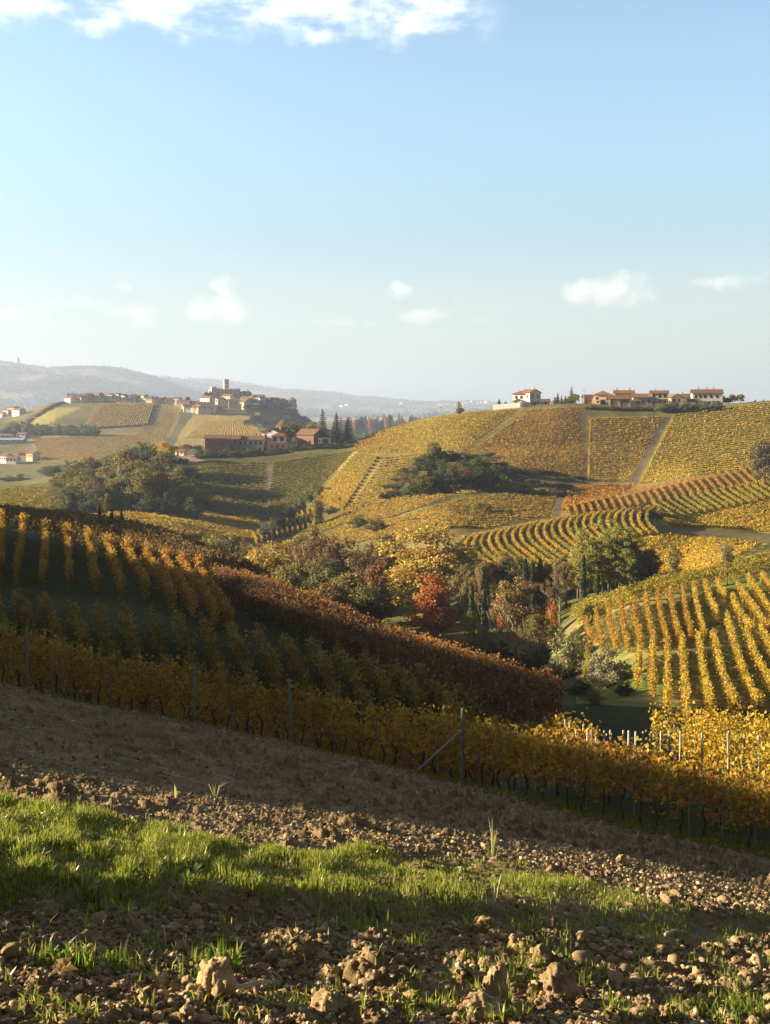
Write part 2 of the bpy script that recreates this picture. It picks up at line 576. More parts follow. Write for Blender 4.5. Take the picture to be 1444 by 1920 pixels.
# ---------------------------------------------------------------- far land: one sheet
# ground colours of plots, as they lie on the land (outline seen from the field gate, distance range)
OLIVE = (0.105, 0.10, 0.035)
PLOTS = [
    # outline, (Ymin, Ymax), colour
    ([(0, 960), (0, 905), (120, 905), (200, 950), (380, 955), (490, 978), (480, 1010), (330, 1000), (200, 975)], (260, 500), (0.25, 0.19, 0.04)),
    ([(0, 870), (100, 870), (100, 905), (0, 915)], (480, 1000), (0.15, 0.135, 0.05)),
    ([(380, 850), (345, 870), (310, 900), (360, 950), (490, 985), (660, 850)], (400, 560), (0.085, 0.075, 0.025)),  # ground darkened in place of shade between the vine rows
    ([(500, 870), (512, 870), (510, 925), (500, 930)], (400, 560), (0.125, 0.10, 0.065)),
    ([(330, 835), (385, 845), (385, 862), (300, 905), (270, 905)], (470, 600), (0.24, 0.15, 0.09)),
    ([(660, 845), (720, 845), (650, 960), (590, 945)], (300, 560), (0.26, 0.2, 0.06)),
    ([(700, 850), (716, 852), (645, 955), (630, 960)], (300, 560), (0.16, 0.13, 0.08)),
    ([(690, 815), (860, 770), (985, 762), (975, 775), (860, 852), (730, 910), (690, 960), (560, 1040), (480, 1030), (640, 950)], (330, 600), (0.2, 0.145, 0.05)),
    ([(600, 935), (700, 940), (760, 985), (735, 1005), (560, 1040), (520, 1020)], (290, 450), (0.12, 0.09, 0.035)),
    ([(985, 770), (1090, 760), (1110, 910), (850, 870), (870, 850)], (370, 560), (0.15, 0.105, 0.04)),
    ([(1085, 755), (1108, 755), (1104, 792), (1080, 790)], (430, 560), (0.125, 0.10, 0.065)),
    ([(1100, 780), (1255, 780), (1185, 912), (1100, 908)], (370, 560), (0.18, 0.12, 0.05)),
    ([(1245, 780), (1262, 780), (1196, 912), (1178, 912)], (360, 560), (0.125, 0.10, 0.065)),
    ([(1260, 780), (1460, 750), (1460, 890), (1190, 915)], (360, 560), (0.2, 0.15, 0.045)),
    ([(700, 973), (870, 935), (872, 939), (722, 975)], (290, 420), (0.17, 0.13, 0.08)),
    ([(705, 980), (868, 939), (1060, 912), (1030, 980), (870, 1005), (740, 1005)], (270, 420), (0.12, 0.085, 0.03)),
    ([(1062, 912), (1048, 965), (1033, 968), (1048, 912)], (270, 420), (0.125, 0.10, 0.065)),
    ([(1065, 912), (1210, 908), (1150, 940), (1050, 968)], (280, 420), (0.27, 0.17, 0.05)),
    ([(1060, 945), (1200, 912), (1420, 872), (1430, 905), (1225, 945), (1080, 970)], (260, 430), (0.2, 0.12, 0.05)),
    ([(860, 1005), (1060, 965), (1215, 950), (1200, 1000), (1100, 1030), (960, 1070), (900, 1070)], (205, 320), (0.20, 0.13, 0.05)),
    ([(1225, 945), (1460, 895), (1460, 1000), (1240, 985)], (240, 400), (0.27, 0.21, 0.05)),
    ([(1215, 992), (1260, 990), (1444, 1006), (1444, 1016), (1330, 1011), (1230, 999)], (200, 300), (0.15, 0.115, 0.055)),
    ([(1190, 1000), (1440, 1020), (1340, 1075), (1190, 1090)], (195, 290), (0.26, 0.19, 0.04)),
    ([(152, 808), (185, 757), (290, 755), (275, 800)], (1150, 1450), (0.17, 0.13, 0.075)),
    ([(75, 865), (50, 820), (150, 812), (300, 812), (210, 870)], (900, 1250), (0.19, 0.155, 0.065)),
    ([(215, 860), (300, 800), (290, 760), (340, 760), (335, 790), (310, 830)], (900, 1450), (0.24, 0.19, 0.07)),
    ([(320, 842), (362, 776), (480, 774), (545, 800), (520, 838)], (950, 1450), (0.33, 0.25, 0.085)),
    ([(50, 790), (110, 765), (150, 765), (80, 800)], (1200, 1450), (0.30, 0.25, 0.07)),
    ([(0, 790), (0, 735), (90, 732), (160, 745), (100, 790)], (3500, 7000), (0.24, 0.2, 0.12)),
    ([(300, 716), (400, 720), (380, 740), (310, 730)], (6900, 10700), (0.28, 0.22, 0.14)),
    ([(560, 760), (720, 765), (900, 765), (760, 785), (600, 790)], (2800, 9800), (0.26, 0.22, 0.13)),
]
MEADOW = (0.05, 0.06, 0.024)


def build_land():
    us = np.unique(np.concatenate([np.linspace(-900, -60, 40), np.linspace(-60, 1504, 560), np.linspace(1504, 2400, 40)]))
    Ys = np.concatenate([np.exp(np.linspace(math.log(25.0), math.log(200), 330)),
                         np.exp(np.linspace(math.log(201.0), math.log(700), 330)), np.exp(np.linspace(math.log(705), math.log(14000), 260))])
    U, Yg = np.meshgrid(us, Ys)
    P = on_ground(U.ravel(), Yg.ravel())
    P[:, 2] -= 0.12 * (1 - smooth(0.98, 1.03, P[:, 1] / r1(np.clip(U.ravel(), -900, 2400))))
    uu, vv, Y = U.ravel(), HOR - F * P[:, 2] / P[:, 1], P[:, 1]
    n = fbm(P[:, 0] / 25, P[:, 1] / 25, 4, 21)
    col = np.empty((len(P), 3))
    col[:] = OLIVE
    mix = smooth(0.35, 0.65, n)[:, None]
    col = col * (1 - mix) + np.array((0.16, 0.13, 0.05)) * mix
    near = (Y < 132)[:, None]
    col = np.where(near, np.where((uu > 1075)[:, None], np.array(MEADOW), np.array((0.068, 0.066, 0.030))) * (0.6 + 0.8 * n[:, None]), col)
    rs = (Y > 84) & (Y < 160) & (uu > 1080)
    m2 = smooth(0.45, 0.6, fbm(P[:, 0] / 5, P[:, 1] / 5, 4, 33))[:, None]
    col = np.where(rs[:, None], np.array((0.12, 0.145, 0.035)) * (1 - m2) + np.array((0.22, 0.18, 0.065)) * m2, col)
    far = smooth(2600, 4200, Y)[:, None]
    f2 = smooth(0.42, 0.58, fbm(P[:, 0] / 260, P[:, 1] / 260, 4, 44))[:, None]
    col = col * (1 - far) + far * (np.array((0.06, 0.075, 0.04)) * (1 - f2) + np.array((0.19, 0.16, 0.09)) * f2)
    wob = (fbm(uu / 9, vv / 9, 3, 55) - 0.5) * 5
    for poly, (y0, y1), c in PLOTS:
        k = in_poly(uu + wob, vv + wob * 0.6, poly) & (Y > y0) & (Y < y1)
        col[k] = np.array(c) * (0.85 + 0.3 * n[k, None])
    o = mesh_obj('hills', P, grid_faces(len(Ys), len(us)), M_TERRAIN, colors=col, smooth_shade=True)
    tag(o, kind='structure')


build_land()

# the rise beyond the left edge of the field, whose long shadow covers the vineyard
# points (column, distance, height above ground) that lie right on the edge of that shadow
EDGE = [(0, 13.0, 0.0), (400, 14.2, 0.05), (722, 14.8, 0.05), (1444, 15.9, 0.0), (1300, 30.6, 1.8), (900, 35.4, 1.75), (560, 41, 2.6), (1250, 41, 0.4), (850, 76, 1.6), (1000, 66, 2.1), (600, 92, 0.5), (720, 85, 1.1), (1200, 97, 0.2), (450, 103, -0.1), (127, 120, 0.2), (40, 122, 0.1), (400, 152, 3.2), (150, 176, 2.8)]


def ray_frame(X, Y):
    ca, sa = math.sin(SUN_AZ), math.cos(SUN_AZ)
    return sa * X + ca * Y, ca * X - sa * Y          # across the sun's rays, along them


def shadow_profile():
    pts = []
    for u, Y, dz in EDGE:
        X = (u - CX) / F * Y
        z = (float(ground(X, Y)[0]) if Y > 20 else plane(X, Y)) + dz
        s_, t_ = ray_frame(X, Y)
        pts.append((s_, z + math.tan(SUN_EL) * t_))
    pts.sort()
    print('shadow edge', [(round(a, 1), round(b, 2)) for a, b in pts])
    return pts


def build_rise():
    ca, sa = math.sin(SUN_AZ), math.cos(SUN_AZ)      # sun travels along (ca, -sa)
    s = np.linspace(-38, 188, 160)
    w = np.concatenate([np.linspace(-150, -6, 30), np.linspace(-5, 5, 11), np.linspace(6, 70, 24)])
    S, Wd = np.meshgrid(s, w)
    HS = shadow_profile()
    sk = np.array([a for a, _ in HS]); hk = np.array([b for _, b in HS])
    ss = np.linspace(-40, 195, 236)
    raw = np.interp(ss, sk, hk)
    lo = hk[0] + 0.03 * (sk[0] - ss)
    raw = np.where(ss < sk[0], np.minimum(lo, hk[0] + 6), raw)
    raw = np.where(ss > sk[-1], hk[-1] - 0.9 * (ss - sk[-1]), raw)
    raw = np.convolve(np.pad(raw, 3, mode='edge'), np.ones(7) / 7, 'valid')
    hs = np.interp(S, ss, raw)
    t0 = -(44 + 0.95 * np.maximum(S, -10))
    T = t0 + Wd
    z = hs - math.tan(SUN_EL) * t0 - 0.42 * (np.sqrt(Wd**2 + 9) - 3) - (fbm(S / 6, Wd / 6, 3, 3)) * 0.5 * smooth(1, 8, np.abs(Wd))
    X = ca * T + sa * S
    Y = -sa * T + ca * S
    P = np.stack([X.ravel(), Y.ravel(), z.ravel()], -1)
    n = fbm(P[:, 0] / 8, P[:, 1] / 8, 4, 2)[:, None]
    col = np.array((0.07, 0.10, 0.03)) * n * 1.2 + np.array((0.12, 0.10, 0.05)) * (1 - n)
    o = mesh_obj('hill', P, grid_faces(len(w), len(s)), M_TERRAIN, colors=col, smooth_shade=True)
    tag(o, kind='structure')


build_rise()

# ---------------------------------------------------------------- the ploughed field we stand in
GRASS_POLYS = [[(-760, 1415), (-120, 1512), (0, 1530), (200, 1556), (330, 1586), (400, 1606), (520, 1620), (600, 1610), (800, 1630), (1000, 1640), (1110, 1672), (1190, 1705), (1280, 1728), (1400, 1735),
                (1520, 1740), (2200, 1815), (2200, 1850), (1520, 1775), (1300, 1770), (1100, 1752), (800, 1745), (600, 1735), (420, 1706), (300, 1722), (120, 1712), (-120, 1700), (-760, 1640)]]


def pix(P):
    return CX + F * P[:, 0] / P[:, 1], HOR - F * P[:, 2] / P[:, 1]


def grass_mask(u, v):
    w = (fbm(u / 60, v / 25, 3, 61) - 0.5) * 46
    w2 = (fbm(u / 14, v / 8, 3, 62) - 0.5) * 16
    return in_poly(u + w2, v + w * 0.6, GRASS_POLYS[0])


def soil_relief(X, Y):
    rough = 0.35 + 0.65 * smooth(0.35, 0.6, fbm(X / 1.6, Y / 1.6, 3, 71))
    h = (fbm(X / 2.5, Y / 2.5, 3, 72) - 0.5) * 0.16
    h += (fbm(X / 0.5, Y / 0.5, 4, 73) - 0.5) * 0.10 * rough
    wx = X + 0.05 * (vnoise(X * 9, Y * 9, 74) - 0.5); wy = Y + 0.05 * (vnoise(X * 9, Y * 9, 75) - 0.5)
    h += bumps(wx, wy, 0.34, 81, 0.14, 0.48, 0.42) * 0.6 * rough
    h += bumps(wx, wy, 0.14, 86, 0.18, 0.5, 0.5) * 0.7 * rough
    h += bumps(wx, wy, 0.06, 91, 0.2, 0.55, 0.5) * 0.8
    h *= 1 + 0.9 * smooth(13, 20, Y)
    h += (fbm(X / 0.07, Y / 0.07, 4, 76, 0.6) - 0.5) * 0.042
    return h


def fore_height(X, Y, detail=True):
    z = ground(X, Y)
    u, v = pix(np.stack([X, np.maximum(Y, 1.0), z], -1))
    # the grass stands on a low bank
    zb = smooth(1500, 1570, v + (u - 300) * 0.0) * 0
    bank = 0.10 * smooth(0, 26, -(v - (1712 + 0.03 * u))) * smooth(1480, 1600, v - 0.11 * u + 60)
    z = z + bank + zb
    if detail:
        amp = np.where(grass_mask(u, v), 0.45, 1.0) * (1 - smooth(0.9, 1.03, Y / r1(np.clip(u, -900, 2400))) * 0.75)
        z = z + soil_relief(X, Y) * amp
    return z


def build_field():
    s = np.unique(np.concatenate([-np.linspace(0.72, 2.6, 80), -np.linspace(0.36, 0.72, 260), np.linspace(-0.36, 0.36, 1050), np.linspace(0.36, 0.72, 260), np.linspace(0.72, 2.6, 80)]))
    vb = np.arange(2250, 1395, -1.15)
    yv = 1.1 / np.maximum((vb - HOR) / F + PB, 1e-3)
    yv = yv[(yv > 2.6) & (yv < 15.9)]
    Ys = np.unique(np.concatenate([np.linspace(-1.0, yv.min(), 60)[:-1], yv, np.exp(np.linspace(math.log(yv.max()), math.log(31), 190))[1:]]))
    S, Yg = np.meshgrid(s, Ys)
    Ymax = 1.04 * r1(np.clip(CX + F * S * 1.04, -900, 2400))
    Yg = np.where(Yg > 15, 15 + (Yg - 15) * (Ymax - 15) / 16.0, Yg)
    X = S * (Yg + 1.5)
    z = fore_height(X.ravel(), Yg.ravel())
    P = np.stack([X.ravel(), Yg.ravel(), z], -1)
    rel = P[:, 1] / r1(np.clip(CX + F * P[:, 0] / np.maximum(P[:, 1], 1), -900, 2400)) + (fbm(P[:, 0] / 1.1, P[:, 1] / 1.1, 3, 58) - 0.5) * 0.05
    verge = smooth(0.955, 0.985, rel) * (P[:, 1] > 5)
    o = mesh_obj('ground', P, grid_faces(len(Ys), len(s)), M_SOIL, smooth_shade=True, colors=np.repeat(verge[:, None], 3, 1))
    tag(o, kind='structure')


build_field()

# icospheres knocked out of shape: clods and stones
def ico(sub):
    import bmesh
    bm = bmesh.new()
    bmesh.ops.create_icosphere(bm, subdivisions=sub, radius=1.0)
    v = np.array([x.co[:] for x in bm.verts]); f = np.array([[q.index for q in p.verts] for p in bm.faces])
    bm.free()
    return v, f


ICO1, ICO2, ICO3, ICO4 = ico(1), ico(2), ico(4), ico(5)


def lump(base, seed, rough=0.35, flat=0.75, facets=15):
    v, f = base
    r = np.random.default_rng(seed)
    v = v * np.array([1, r.uniform(0.7, 1.0), r.uniform(flat * 0.8, flat * 1.15)])
    for k in range(facets):                       # broken faces
        n = r.normal(size=3); n /= np.linalg.norm(n)
        d = r.uniform(0.45, 0.85)
        e = v @ n - d
        v = v - np.outer(np.clip(e, 0, None) * 0.95, n)
    def n3(p, sc, sd):
        a, b, c = p[:, 0] * sc, p[:, 1] * sc, p[:, 2] * sc
        return (fbm(a + 3.1, b, 4, sd, 0.6) + fbm(b - 7.7, c, 4, sd + 1, 0.6) + fbm(c + 1.9, a, 4, sd + 2, 0.6)) * 0.55 - 0.82
    nrm = v / np.maximum(np.linalg.norm(v, axis=1, keepdims=True), 1e-6)
    v = v + nrm * (n3(v, 1.5, seed * 7 + 1) * rough * 0.9 + n3(v, 5, seed * 7 + 2) * rough * 0.8 + n3(v, 14, seed * 7 + 3) * rough * 0.3)[:, None]
    return v, f


M_CLOD = rough_material('dry_clod', (0.23, 0.152, 0.078), (0.46, 0.336, 0.19), 14, 0.95, 0.08, bump=0.6, bscale=50, tint=True)
M_STONE = rough_material('field_stone', (0.40, 0.36, 0.30), (0.6, 0.56, 0.5), 10, 0.8, 0.2, bump=0.3, bscale=40)


def fg_point(u, v):
    """ground under the sight line (u, v) in the near field"""
    k = (v - HOR) / F; a = (u - CX) / F
    Y = -PC / (k + PB + PA * a)
    for _ in range(3):
        z = float(fore_height(np.array([a * Y]), np.array([Y]), False)[0])
        Y = Y * 0.5 + 0.5 * (-z / k)
    return a * Y, Y, float(fore_height(np.array([a * Y]), np.array([Y]), True)[0])


def clod(u, v, w_px, h_px, seed, label, base=ICO4, m=None, name='soil_clod', cat='clod', group=None, rough=0.32):
    x, y, z = fg_point(u, v)
    s = y / F
    vv, f = lump(base, seed, rough)
    mx, mn = vv.max(0), vv.min(0)
    vv = (vv - (mx + mn) / 2) / (mx - mn) * np.array([w_px * s, (w_px * 0.75 + h_px * 0.15) * s, h_px * s * 1.25])
    o = mesh_obj(name, vv, f, m or M_CLOD, smooth_shade=True)
    o.location = (x, y, z + h_px * s * 0.42)
    tag(o, label, cat, group)
    return o


BIG = [  # column, row of the foot, width, height, label
    (812 / 2, 1876, 92, 74, 'big pale square-shouldered clod above the fallen stick'),
    (930, 1885, 60, 84, 'tall upright brown clod near the bottom edge, narrow and lumpy'),
    (1052, 1880, 92, 66, 'wide dark clod with a lit rim right of the tall upright clod'),
    (1020, 1820, 46, 42, 'arched crumbling clod behind the wide dark clod'),
    (908, 1822, 38, 34, 'smooth rounded pale clod above the tall upright clod'),
    (622, 1828, 48, 32, 'squat clod in the middle of the foreground below the grass strip'),
    (690, 1824, 42, 30, 'small blocky clod right of the squat middle clod'),
    (366, 1872, 46, 26, 'low flat brown clod tucked against the left of the big pale clod'),
    (490, 1846, 28, 20, 'smooth tan nub of earth right of the big pale clod'),
    (928, 1764, 36, 24, 'pale knobbly clod at the lower edge of the grass'),
    (980, 1718, 32, 22, 'brown clod sitting inside the grass strip'),
    (1420, 1842, 36, 22, 'rounded buff clod at the right edge of the foreground'),
    (1320, 1856, 46, 34, 'lumpy clod left of the buff clod near the right edge'),
    (1165, 1632, 26, 24, 'biggest clod in the sunlit soil above the right end of the grass'),
    (1212, 1902, 60, 36, 'broad clod at the bottom edge right of centre'),
    (268, 1890, 26, 28, 'small upright clod left of the big pale clod'),
    (86, 1722, 56, 26, 'dark mound of earth at the foot of the grass on the left'),
    (1145, 1850, 24, 28, 'slim standing clod between the wide dark clod and the right edge'),
    (300, 1835, 40, 16, 'long flat grey-brown clod behind the small upright clod'),
    (620, 1905, 90, 46, 'crumbly heap of clods at the bottom edge left of centre'),
    (900, 1905, 110, 40, 'wide crumbling clod at the bottom edge under the tall upright clod'),
]
for i, (u, v, w, h, lab) in enumerate(BIG):
    o = clod(u, v, w * 0.87, h * 0.9, 101 + i, lab, ICO4, rough=0.5)
    k = 1.15 if 'pale' in lab or 'buff' in lab else (0.8 if 'dark' in lab else 1.0)
    o.color = (k, k, k, 1)

x, y, z = fg_point(265, 1803)
o = clod(265, 1803, 9, 7, 300, 'small white stone lying on the dark soil at lower left', ICO2, M_STONE, 'white_stone', 'stone')

# the many smaller clods
protos = []
for k in range(12):
    v, f = lump(ICO3 if k < 8 else ICO2, 500 + k, 0.4)
    mx, mn = v.max(0), v.min(0)
    v = (v - (mx + mn) / 2) / (mx - mn).max()
    protos.append((v, f))
cnt = 0
proto_objs = []
r2 = np.random.default_rng(11)
cand = []
for i in range(1500):
    u = r2.uniform(-30, 1474); v = r2.uniform(1440, 1925)
    if v < 1440 + 0.16 * u + r2.uniform(-5, 25):
        continue
    if grass_mask(np.array([u]), np.array([v]))[0] and r2.random() < 0.9:
        continue
    size = (6 + 16 * r2.random() ** 2.2) * (0.62 + 0.9 * smooth(1500, 1900, v))
    cand.append((size, u, v))
cand.sort(reverse=True)
for size, u, v in cand[:278]:
    x, y, z = fg_point(u, v)
    k = int(r2.integers(0, 12))
    if cnt < 12:
        k = cnt
        o = mesh_obj('soil_clod', protos[k][0], protos[k][1], M_CLOD, smooth_shade=True)
        proto_objs.append(o)
    else:
        o = proto_objs[k].copy()
        COL.objects.link(o)
    d = size * y / F * 1.25
    o.location = (x, y, z + d * 0.12)
    o.scale = (d * r2.uniform(0.8, 1.25), d, d * r2.uniform(0.7, 1.0))
    o.rotation_euler = (r2.uniform(-0.5, 0.5), r2.uniform(-0.5, 0.5), r2.uniform(0, 6.28))
    c = r2.uniform(0.75, 1.2)
    o.color = (c, c * r2.uniform(0.95, 1.02), c * r2.uniform(0.88, 1.05), 1)
    tag(o, 'small brown clod among many lying loose on the ploughed soil', 'clod', 'small clods scattered over the ploughed field')
    cnt += 1


def crumb_material():
    m, t, out = mat('soil_crumb')
    geo = t.n('ShaderNodeNewGeometry')
    c = t.ramp(geo.outputs['Random Per Island'], [(0.0, (0.11, 0.072, 0.038, 1)), (0.5, (0.27, 0.185, 0.10, 1)), (0.85, (0.42, 0.31, 0.18, 1)), (1.0, (0.55, 0.46, 0.33, 1))])
    b = principled(t, c, 0.95, 0.05)
    t.link(b.outputs[0], out.inputs['Surface'])
    return m


def build_crumbs():
    """the countless crumbs of earth"""
    n = 88000
    v = 1180 + (2100 - 1180) * r2.random(n) ** 0.8
    u = np.where(r2.random(n) < 0.72, r2.uniform(-60, 1504, n), r2.uniform(-760, 2200, n))
    keep = (v > 1318 + 0.232 * u) & ((v > 1410 + 0.17 * u) | (r2.random(n) < 0.5)) & ~(grass_mask(u, v) & (r2.random(n) < 0.85))
    keep &= (v - HOR) / F + PB + PA * (u - CX) / F > 0.02
    u, v = u[keep], v[keep]
    k = (v - HOR) / F; a = (u - CX) / F
    Y = 1.1 / (k + PB + PA * a)
    X = a * Y
    z = fore_height(X, Y)
    d = (2.5 + 7 * r2.random(len(X)) ** 2) * Y / F * (0.7 + 0.7 * smooth(1500, 1900, v))
    bv, bf = ICO1
    nv = len(bv)
    jit = 1 + r2.uniform(-0.35, 0.35, (len(X), nv, 1))
    ang = r2.uniform(0, 6.28, len(X))
    c, s = np.cos(ang)[:, None], np.sin(ang)[:, None]
    B = bv[None] * jit * np.array([1, 0.8, 0.7]) * d[:, None, None] * 0.62
    W = np.stack([B[..., 0] * c - B[..., 1] * s + X[:, None], B[..., 0] * s + B[..., 1] * c + Y[:, None], B[..., 2] + z[:, None] + 0.2 * d[:, None]], -1)
    faces = (bf[None] + (np.arange(len(X)) * nv)[:, None, None]).reshape(-1, 3)
    o = mesh_obj('earth_crumbs', W.reshape(-1, 3), faces, crumb_material())
    tag(o, kind='stuff')


build_crumbs()


def blades(P, h, rr, lean=0.5, width=0.006, palette=((0.19, 0.235, 0.025), (0.29, 0.33, 0.035), (0.42, 0.38, 0.12))):
    """bent two-piece blades at the points P with heights h"""
    n = len(P)
    ang = rr.uniform(0, 6.28, n); az = rr.uniform(0, 6.28, n)
    d = np.stack([np.cos(ang), np.sin(ang), np.zeros(n)], -1)
    side = np.stack([np.cos(az), np.sin(az), np.zeros(n)], -1)
    ln = (lean * rr.random(n) ** 1.3)[:, None]
    up = np.array([0, 0, 1.0])
    hh = h[:, None]
    w = (width * rr.uniform(0.6, 1.3, n))[:, None]
    mid = P + up * hh * 0.6 + d * hh * ln * 0.3
    tip = P + up * hh * (1 - 0.25 * ln) + d * hh * ln * 1.0
    V4 = np.stack([P - side * w, P + side * w, mid + side * w * 0.8, mid - side * w * 0.8, tip], 1).reshape(-1, 3)
    b = (np.arange(n) * 5)[:, None]
    quads = b + np.array([[0, 1, 2, 3]]); tris = b + np.array([[3, 2, 4]])
    pal = np.array(palette)
    t = rr.random(n)
    c0 = pal[0] * (1 - t[:, None]) + pal[1] * t[:, None]
    c0 = np.where((rr.random(n) < 0.26)[:, None], pal[2], c0) * rr.uniform(0.75, 1.2, n)[:, None]
    return V4, quads, tris, np.repeat(c0, 5, 0)


def build_grass():
    n = 660000
    u = np.where(r2.random(n) < 0.62, r2.uniform(-90, 1520, n), r2.uniform(-760, 2200, n)); v = r2.uniform(1400, 1870, n)
    k = grass_mask(u, v)
    # thinner towards the lower right and where clumps part
    dens = smooth(0.30, 0.55, fbm(u / 46, v / 20, 3, 65)) * 0.8 + 0.2
    thin = 1 - 0.80 * smooth(-30, 25, v - np.interp(u, [0, 400, 700, 900, 1100, 1300], [1725, 1712, 1690, 1680, 1700, 1690]))
    k &= r2.random(n) < dens * thin * 0.62
    # stray blades on the bare soil
    m = 62000
    us = np.where(r2.random(m) < 0.7, r2.uniform(-60, 1504, m), r2.uniform(-760, 2200, m)); vs = r2.uniform(1310, 1925, m)
    ks = (((fbm(us / 55, vs / 30, 3, 66) > 0.55) & (vs > 1560 + 0.1 * us) & (r2.random(m) < 0.30 + 0.6 * (us > 760))) | ((fbm(us / 30, vs / 12, 3, 68) > 0.62) & (vs > 1325 + 0.235 * us) & (vs < 1560 + 0.1 * us) & (r2.random(m) < 0.5)))
    u = np.concatenate([u[k], us[ks]]); v = np.concatenate([v[k], vs[ks]])
    stray = np.arange(len(u)) >= k.sum()
    kk = (v - HOR) / F; a = (u - CX) / F
    Y = 1.1 / (kk + PB + PA * a)
    X = a * Y
    P = np.stack([X, Y, fore_height(X, Y) - 0.01], -1)
    tall = fbm(u / 60, v / 30, 3, 67)
    h = (0.035 + 0.055 * smooth(0.35, 0.7, tall)) * r2.uniform(0.5, 1.25, len(u))
    h = np.where(stray, r2.uniform(0.03, 0.09, len(u)), h)
    h *= 1 - 0.4 * smooth(8, 12, Y)
    # the verge under the vines
    m = 38000
    uv = r2.uniform(-500, 2100, m)
    rel = 0.955 + 0.085 * r2.random(m)
    Yv = r1(uv) * rel
    Xv = (uv - CX) / F * Yv
    Pv = np.stack([Xv, Yv, np.where(rel < 1.02, fore_height(Xv, Yv, False), ground(Xv, Yv)) - 0.01], -1)
    P = np.concatenate([P, Pv]); h = np.concatenate([h, r2.uniform(0.06, 0.2, m)])
    V4, q, t, c = blades(P, h, r2, 0.75, 0.0042)
    wide = np.repeat(np.arange(len(P)) >= len(P) - m, 5)
    c[wide] *= 0.75
    o = mesh_obj('grass', V4, [q, t], M_GRASS, colors=c)
    tag(o, kind='stuff')


build_grass()


def tuft(u, v, h_px, n, label, spread=0.09, palette=None, name='grass_tuft', cat='grass tuft', group=None, lean=0.9, width=0.006):
    x, y, z = fg_point(u, v)
    s = y / F
    a = r2.uniform(0, 6.28, n); rad = spread * np.sqrt(r2.random(n))
    P = np.stack([rad * np.cos(a), rad * np.sin(a), np.zeros(n) - 0.02], -1)
    h = h_px * s * r2.uniform(0.5, 1.1, n)
    V4, q, t, c = blades(P, h, r2, lean, width, palette or ((0.12, 0.2, 0.02), (0.2, 0.28, 0.035), (0.3, 0.3, 0.08)))
    o = mesh_obj(name, V4, [q, t], M_GRASS, colors=c)
    o.location = (x, y, z)
    return tag(o, label, cat, group)


tuft(122, 1812, 50, 90, 'bright grass tuft on dark soil at lower left, the wider of two', 0.11)
tuft(216, 1808, 46, 55, 'thin spiky grass tuft right of the wide tuft at lower left', 0.08)
tuft(400, 1810, 52, 90, 'grass tuft standing just behind the big pale clod', 0.11)
tuft(280, 1768, 40, 30, 'sparse low grass tuft between the grass strip and the big pale clod', 0.08)
tuft(690, 1755, 36, 60, 'grass tuft fraying off the lower edge of the strip in the middle', 0.16)
tuft(1395, 1900, 50, 90, 'grass tuft at the lower right corner', 0.12)
tuft(1290, 1888, 38, 40, 'small grass tuft left of the corner tuft at lower right', 0.14)
STRAW = ((0.36, 0.29, 0.13), (0.46, 0.40, 0.22), (0.24, 0.27, 0.07))
for (u, v, h, lab) in [(925, 1622, 96, 'tall forked reed shoot with pale bent leaves on the clods behind the grass'),
                       (404, 1500, 50, 'small bent reed shoot at the edge of the shade on the left'),
                       (330, 1502, 40, 'dry upright stalk left of the small bent reed shoot'),
                       (1242, 1650, 42, 'short pale reed shoot on the sunlit clods at right'),
                       (928, 1712, 46, 'thin dry stem leaning in the middle of the grass strip'),
                       (548, 1790, 46, 'lone upright green shoot right of the big pale clod')]:
    o = tuft(u, v, h, 7 if 'reed' in lab else 3, lab, 0.02, STRAW, 'reed_shoot', 'reed shoot', None, 1.1, 0.011 if 'reed' in lab else 0.006)


def broad_weed(u, v, r_px, label):
    x, y, z = fg_point(u, v)
    s = y / F
    n = 9
    Vs, Fs, Cs = [], [], []
    for i in range(n):
        a = 6.28 * i / n + r2.uniform(-0.3, 0.3); L = r_px * s * r2.uniform(0.6, 1.1); w = L * 0.3; rise = r2.uniform(0.2, 0.7) * L
        d = np.array([math.cos(a), math.sin(a), 0]); p = np.array([-d[1], d[0], 0])
        pts = [d * 0.1 * L, d * 0.55 * L + p * w + [0, 0, rise * .7], d * 0.55 * L - p * w + [0, 0, rise * .7], d * L + [0, 0, rise * .8], d * 0.6 * L + [0, 0, rise * .55]]
        b = len(Vs)
        Vs += [q + np.array([0, 0, 0.01]) for q in pts]
        Fs += [[b, b + 1, b + 4], [b, b + 4, b + 2], [b + 1, b + 3, b + 4], [b + 2, b + 4, b + 3]]
        Cs += [np.array((0.10, 0.16, 0.05)) * r2.uniform(0.8, 1.3)] * 5
    o = mesh_obj('broad_leaf_weed', np.array(Vs), np.array(Fs), M_GRASS, colors=np.array(Cs))
    o.location = (x, y, z)
    return tag(o, label, 'weed')


broad_weed(846, 1826, 34, 'broad-leaved weed with curled grey-green leaves left of the tall upright clod')
broad_weed(182, 1606, 26, 'pale broad-leaved weed in the grass strip on the left')
broad_weed(80, 1602, 26, 'low dull green weed near the left edge of the grass')
broad_weed(1130, 1748, 30, 'cluster of rounded weed leaves at the lower edge of the grass at right')
broad_weed(700, 1722, 20, 'little weed at the lower edge of the grass in the middle')
broad_weed(360, 1662, 26, 'silvery weed half way across the left grass')


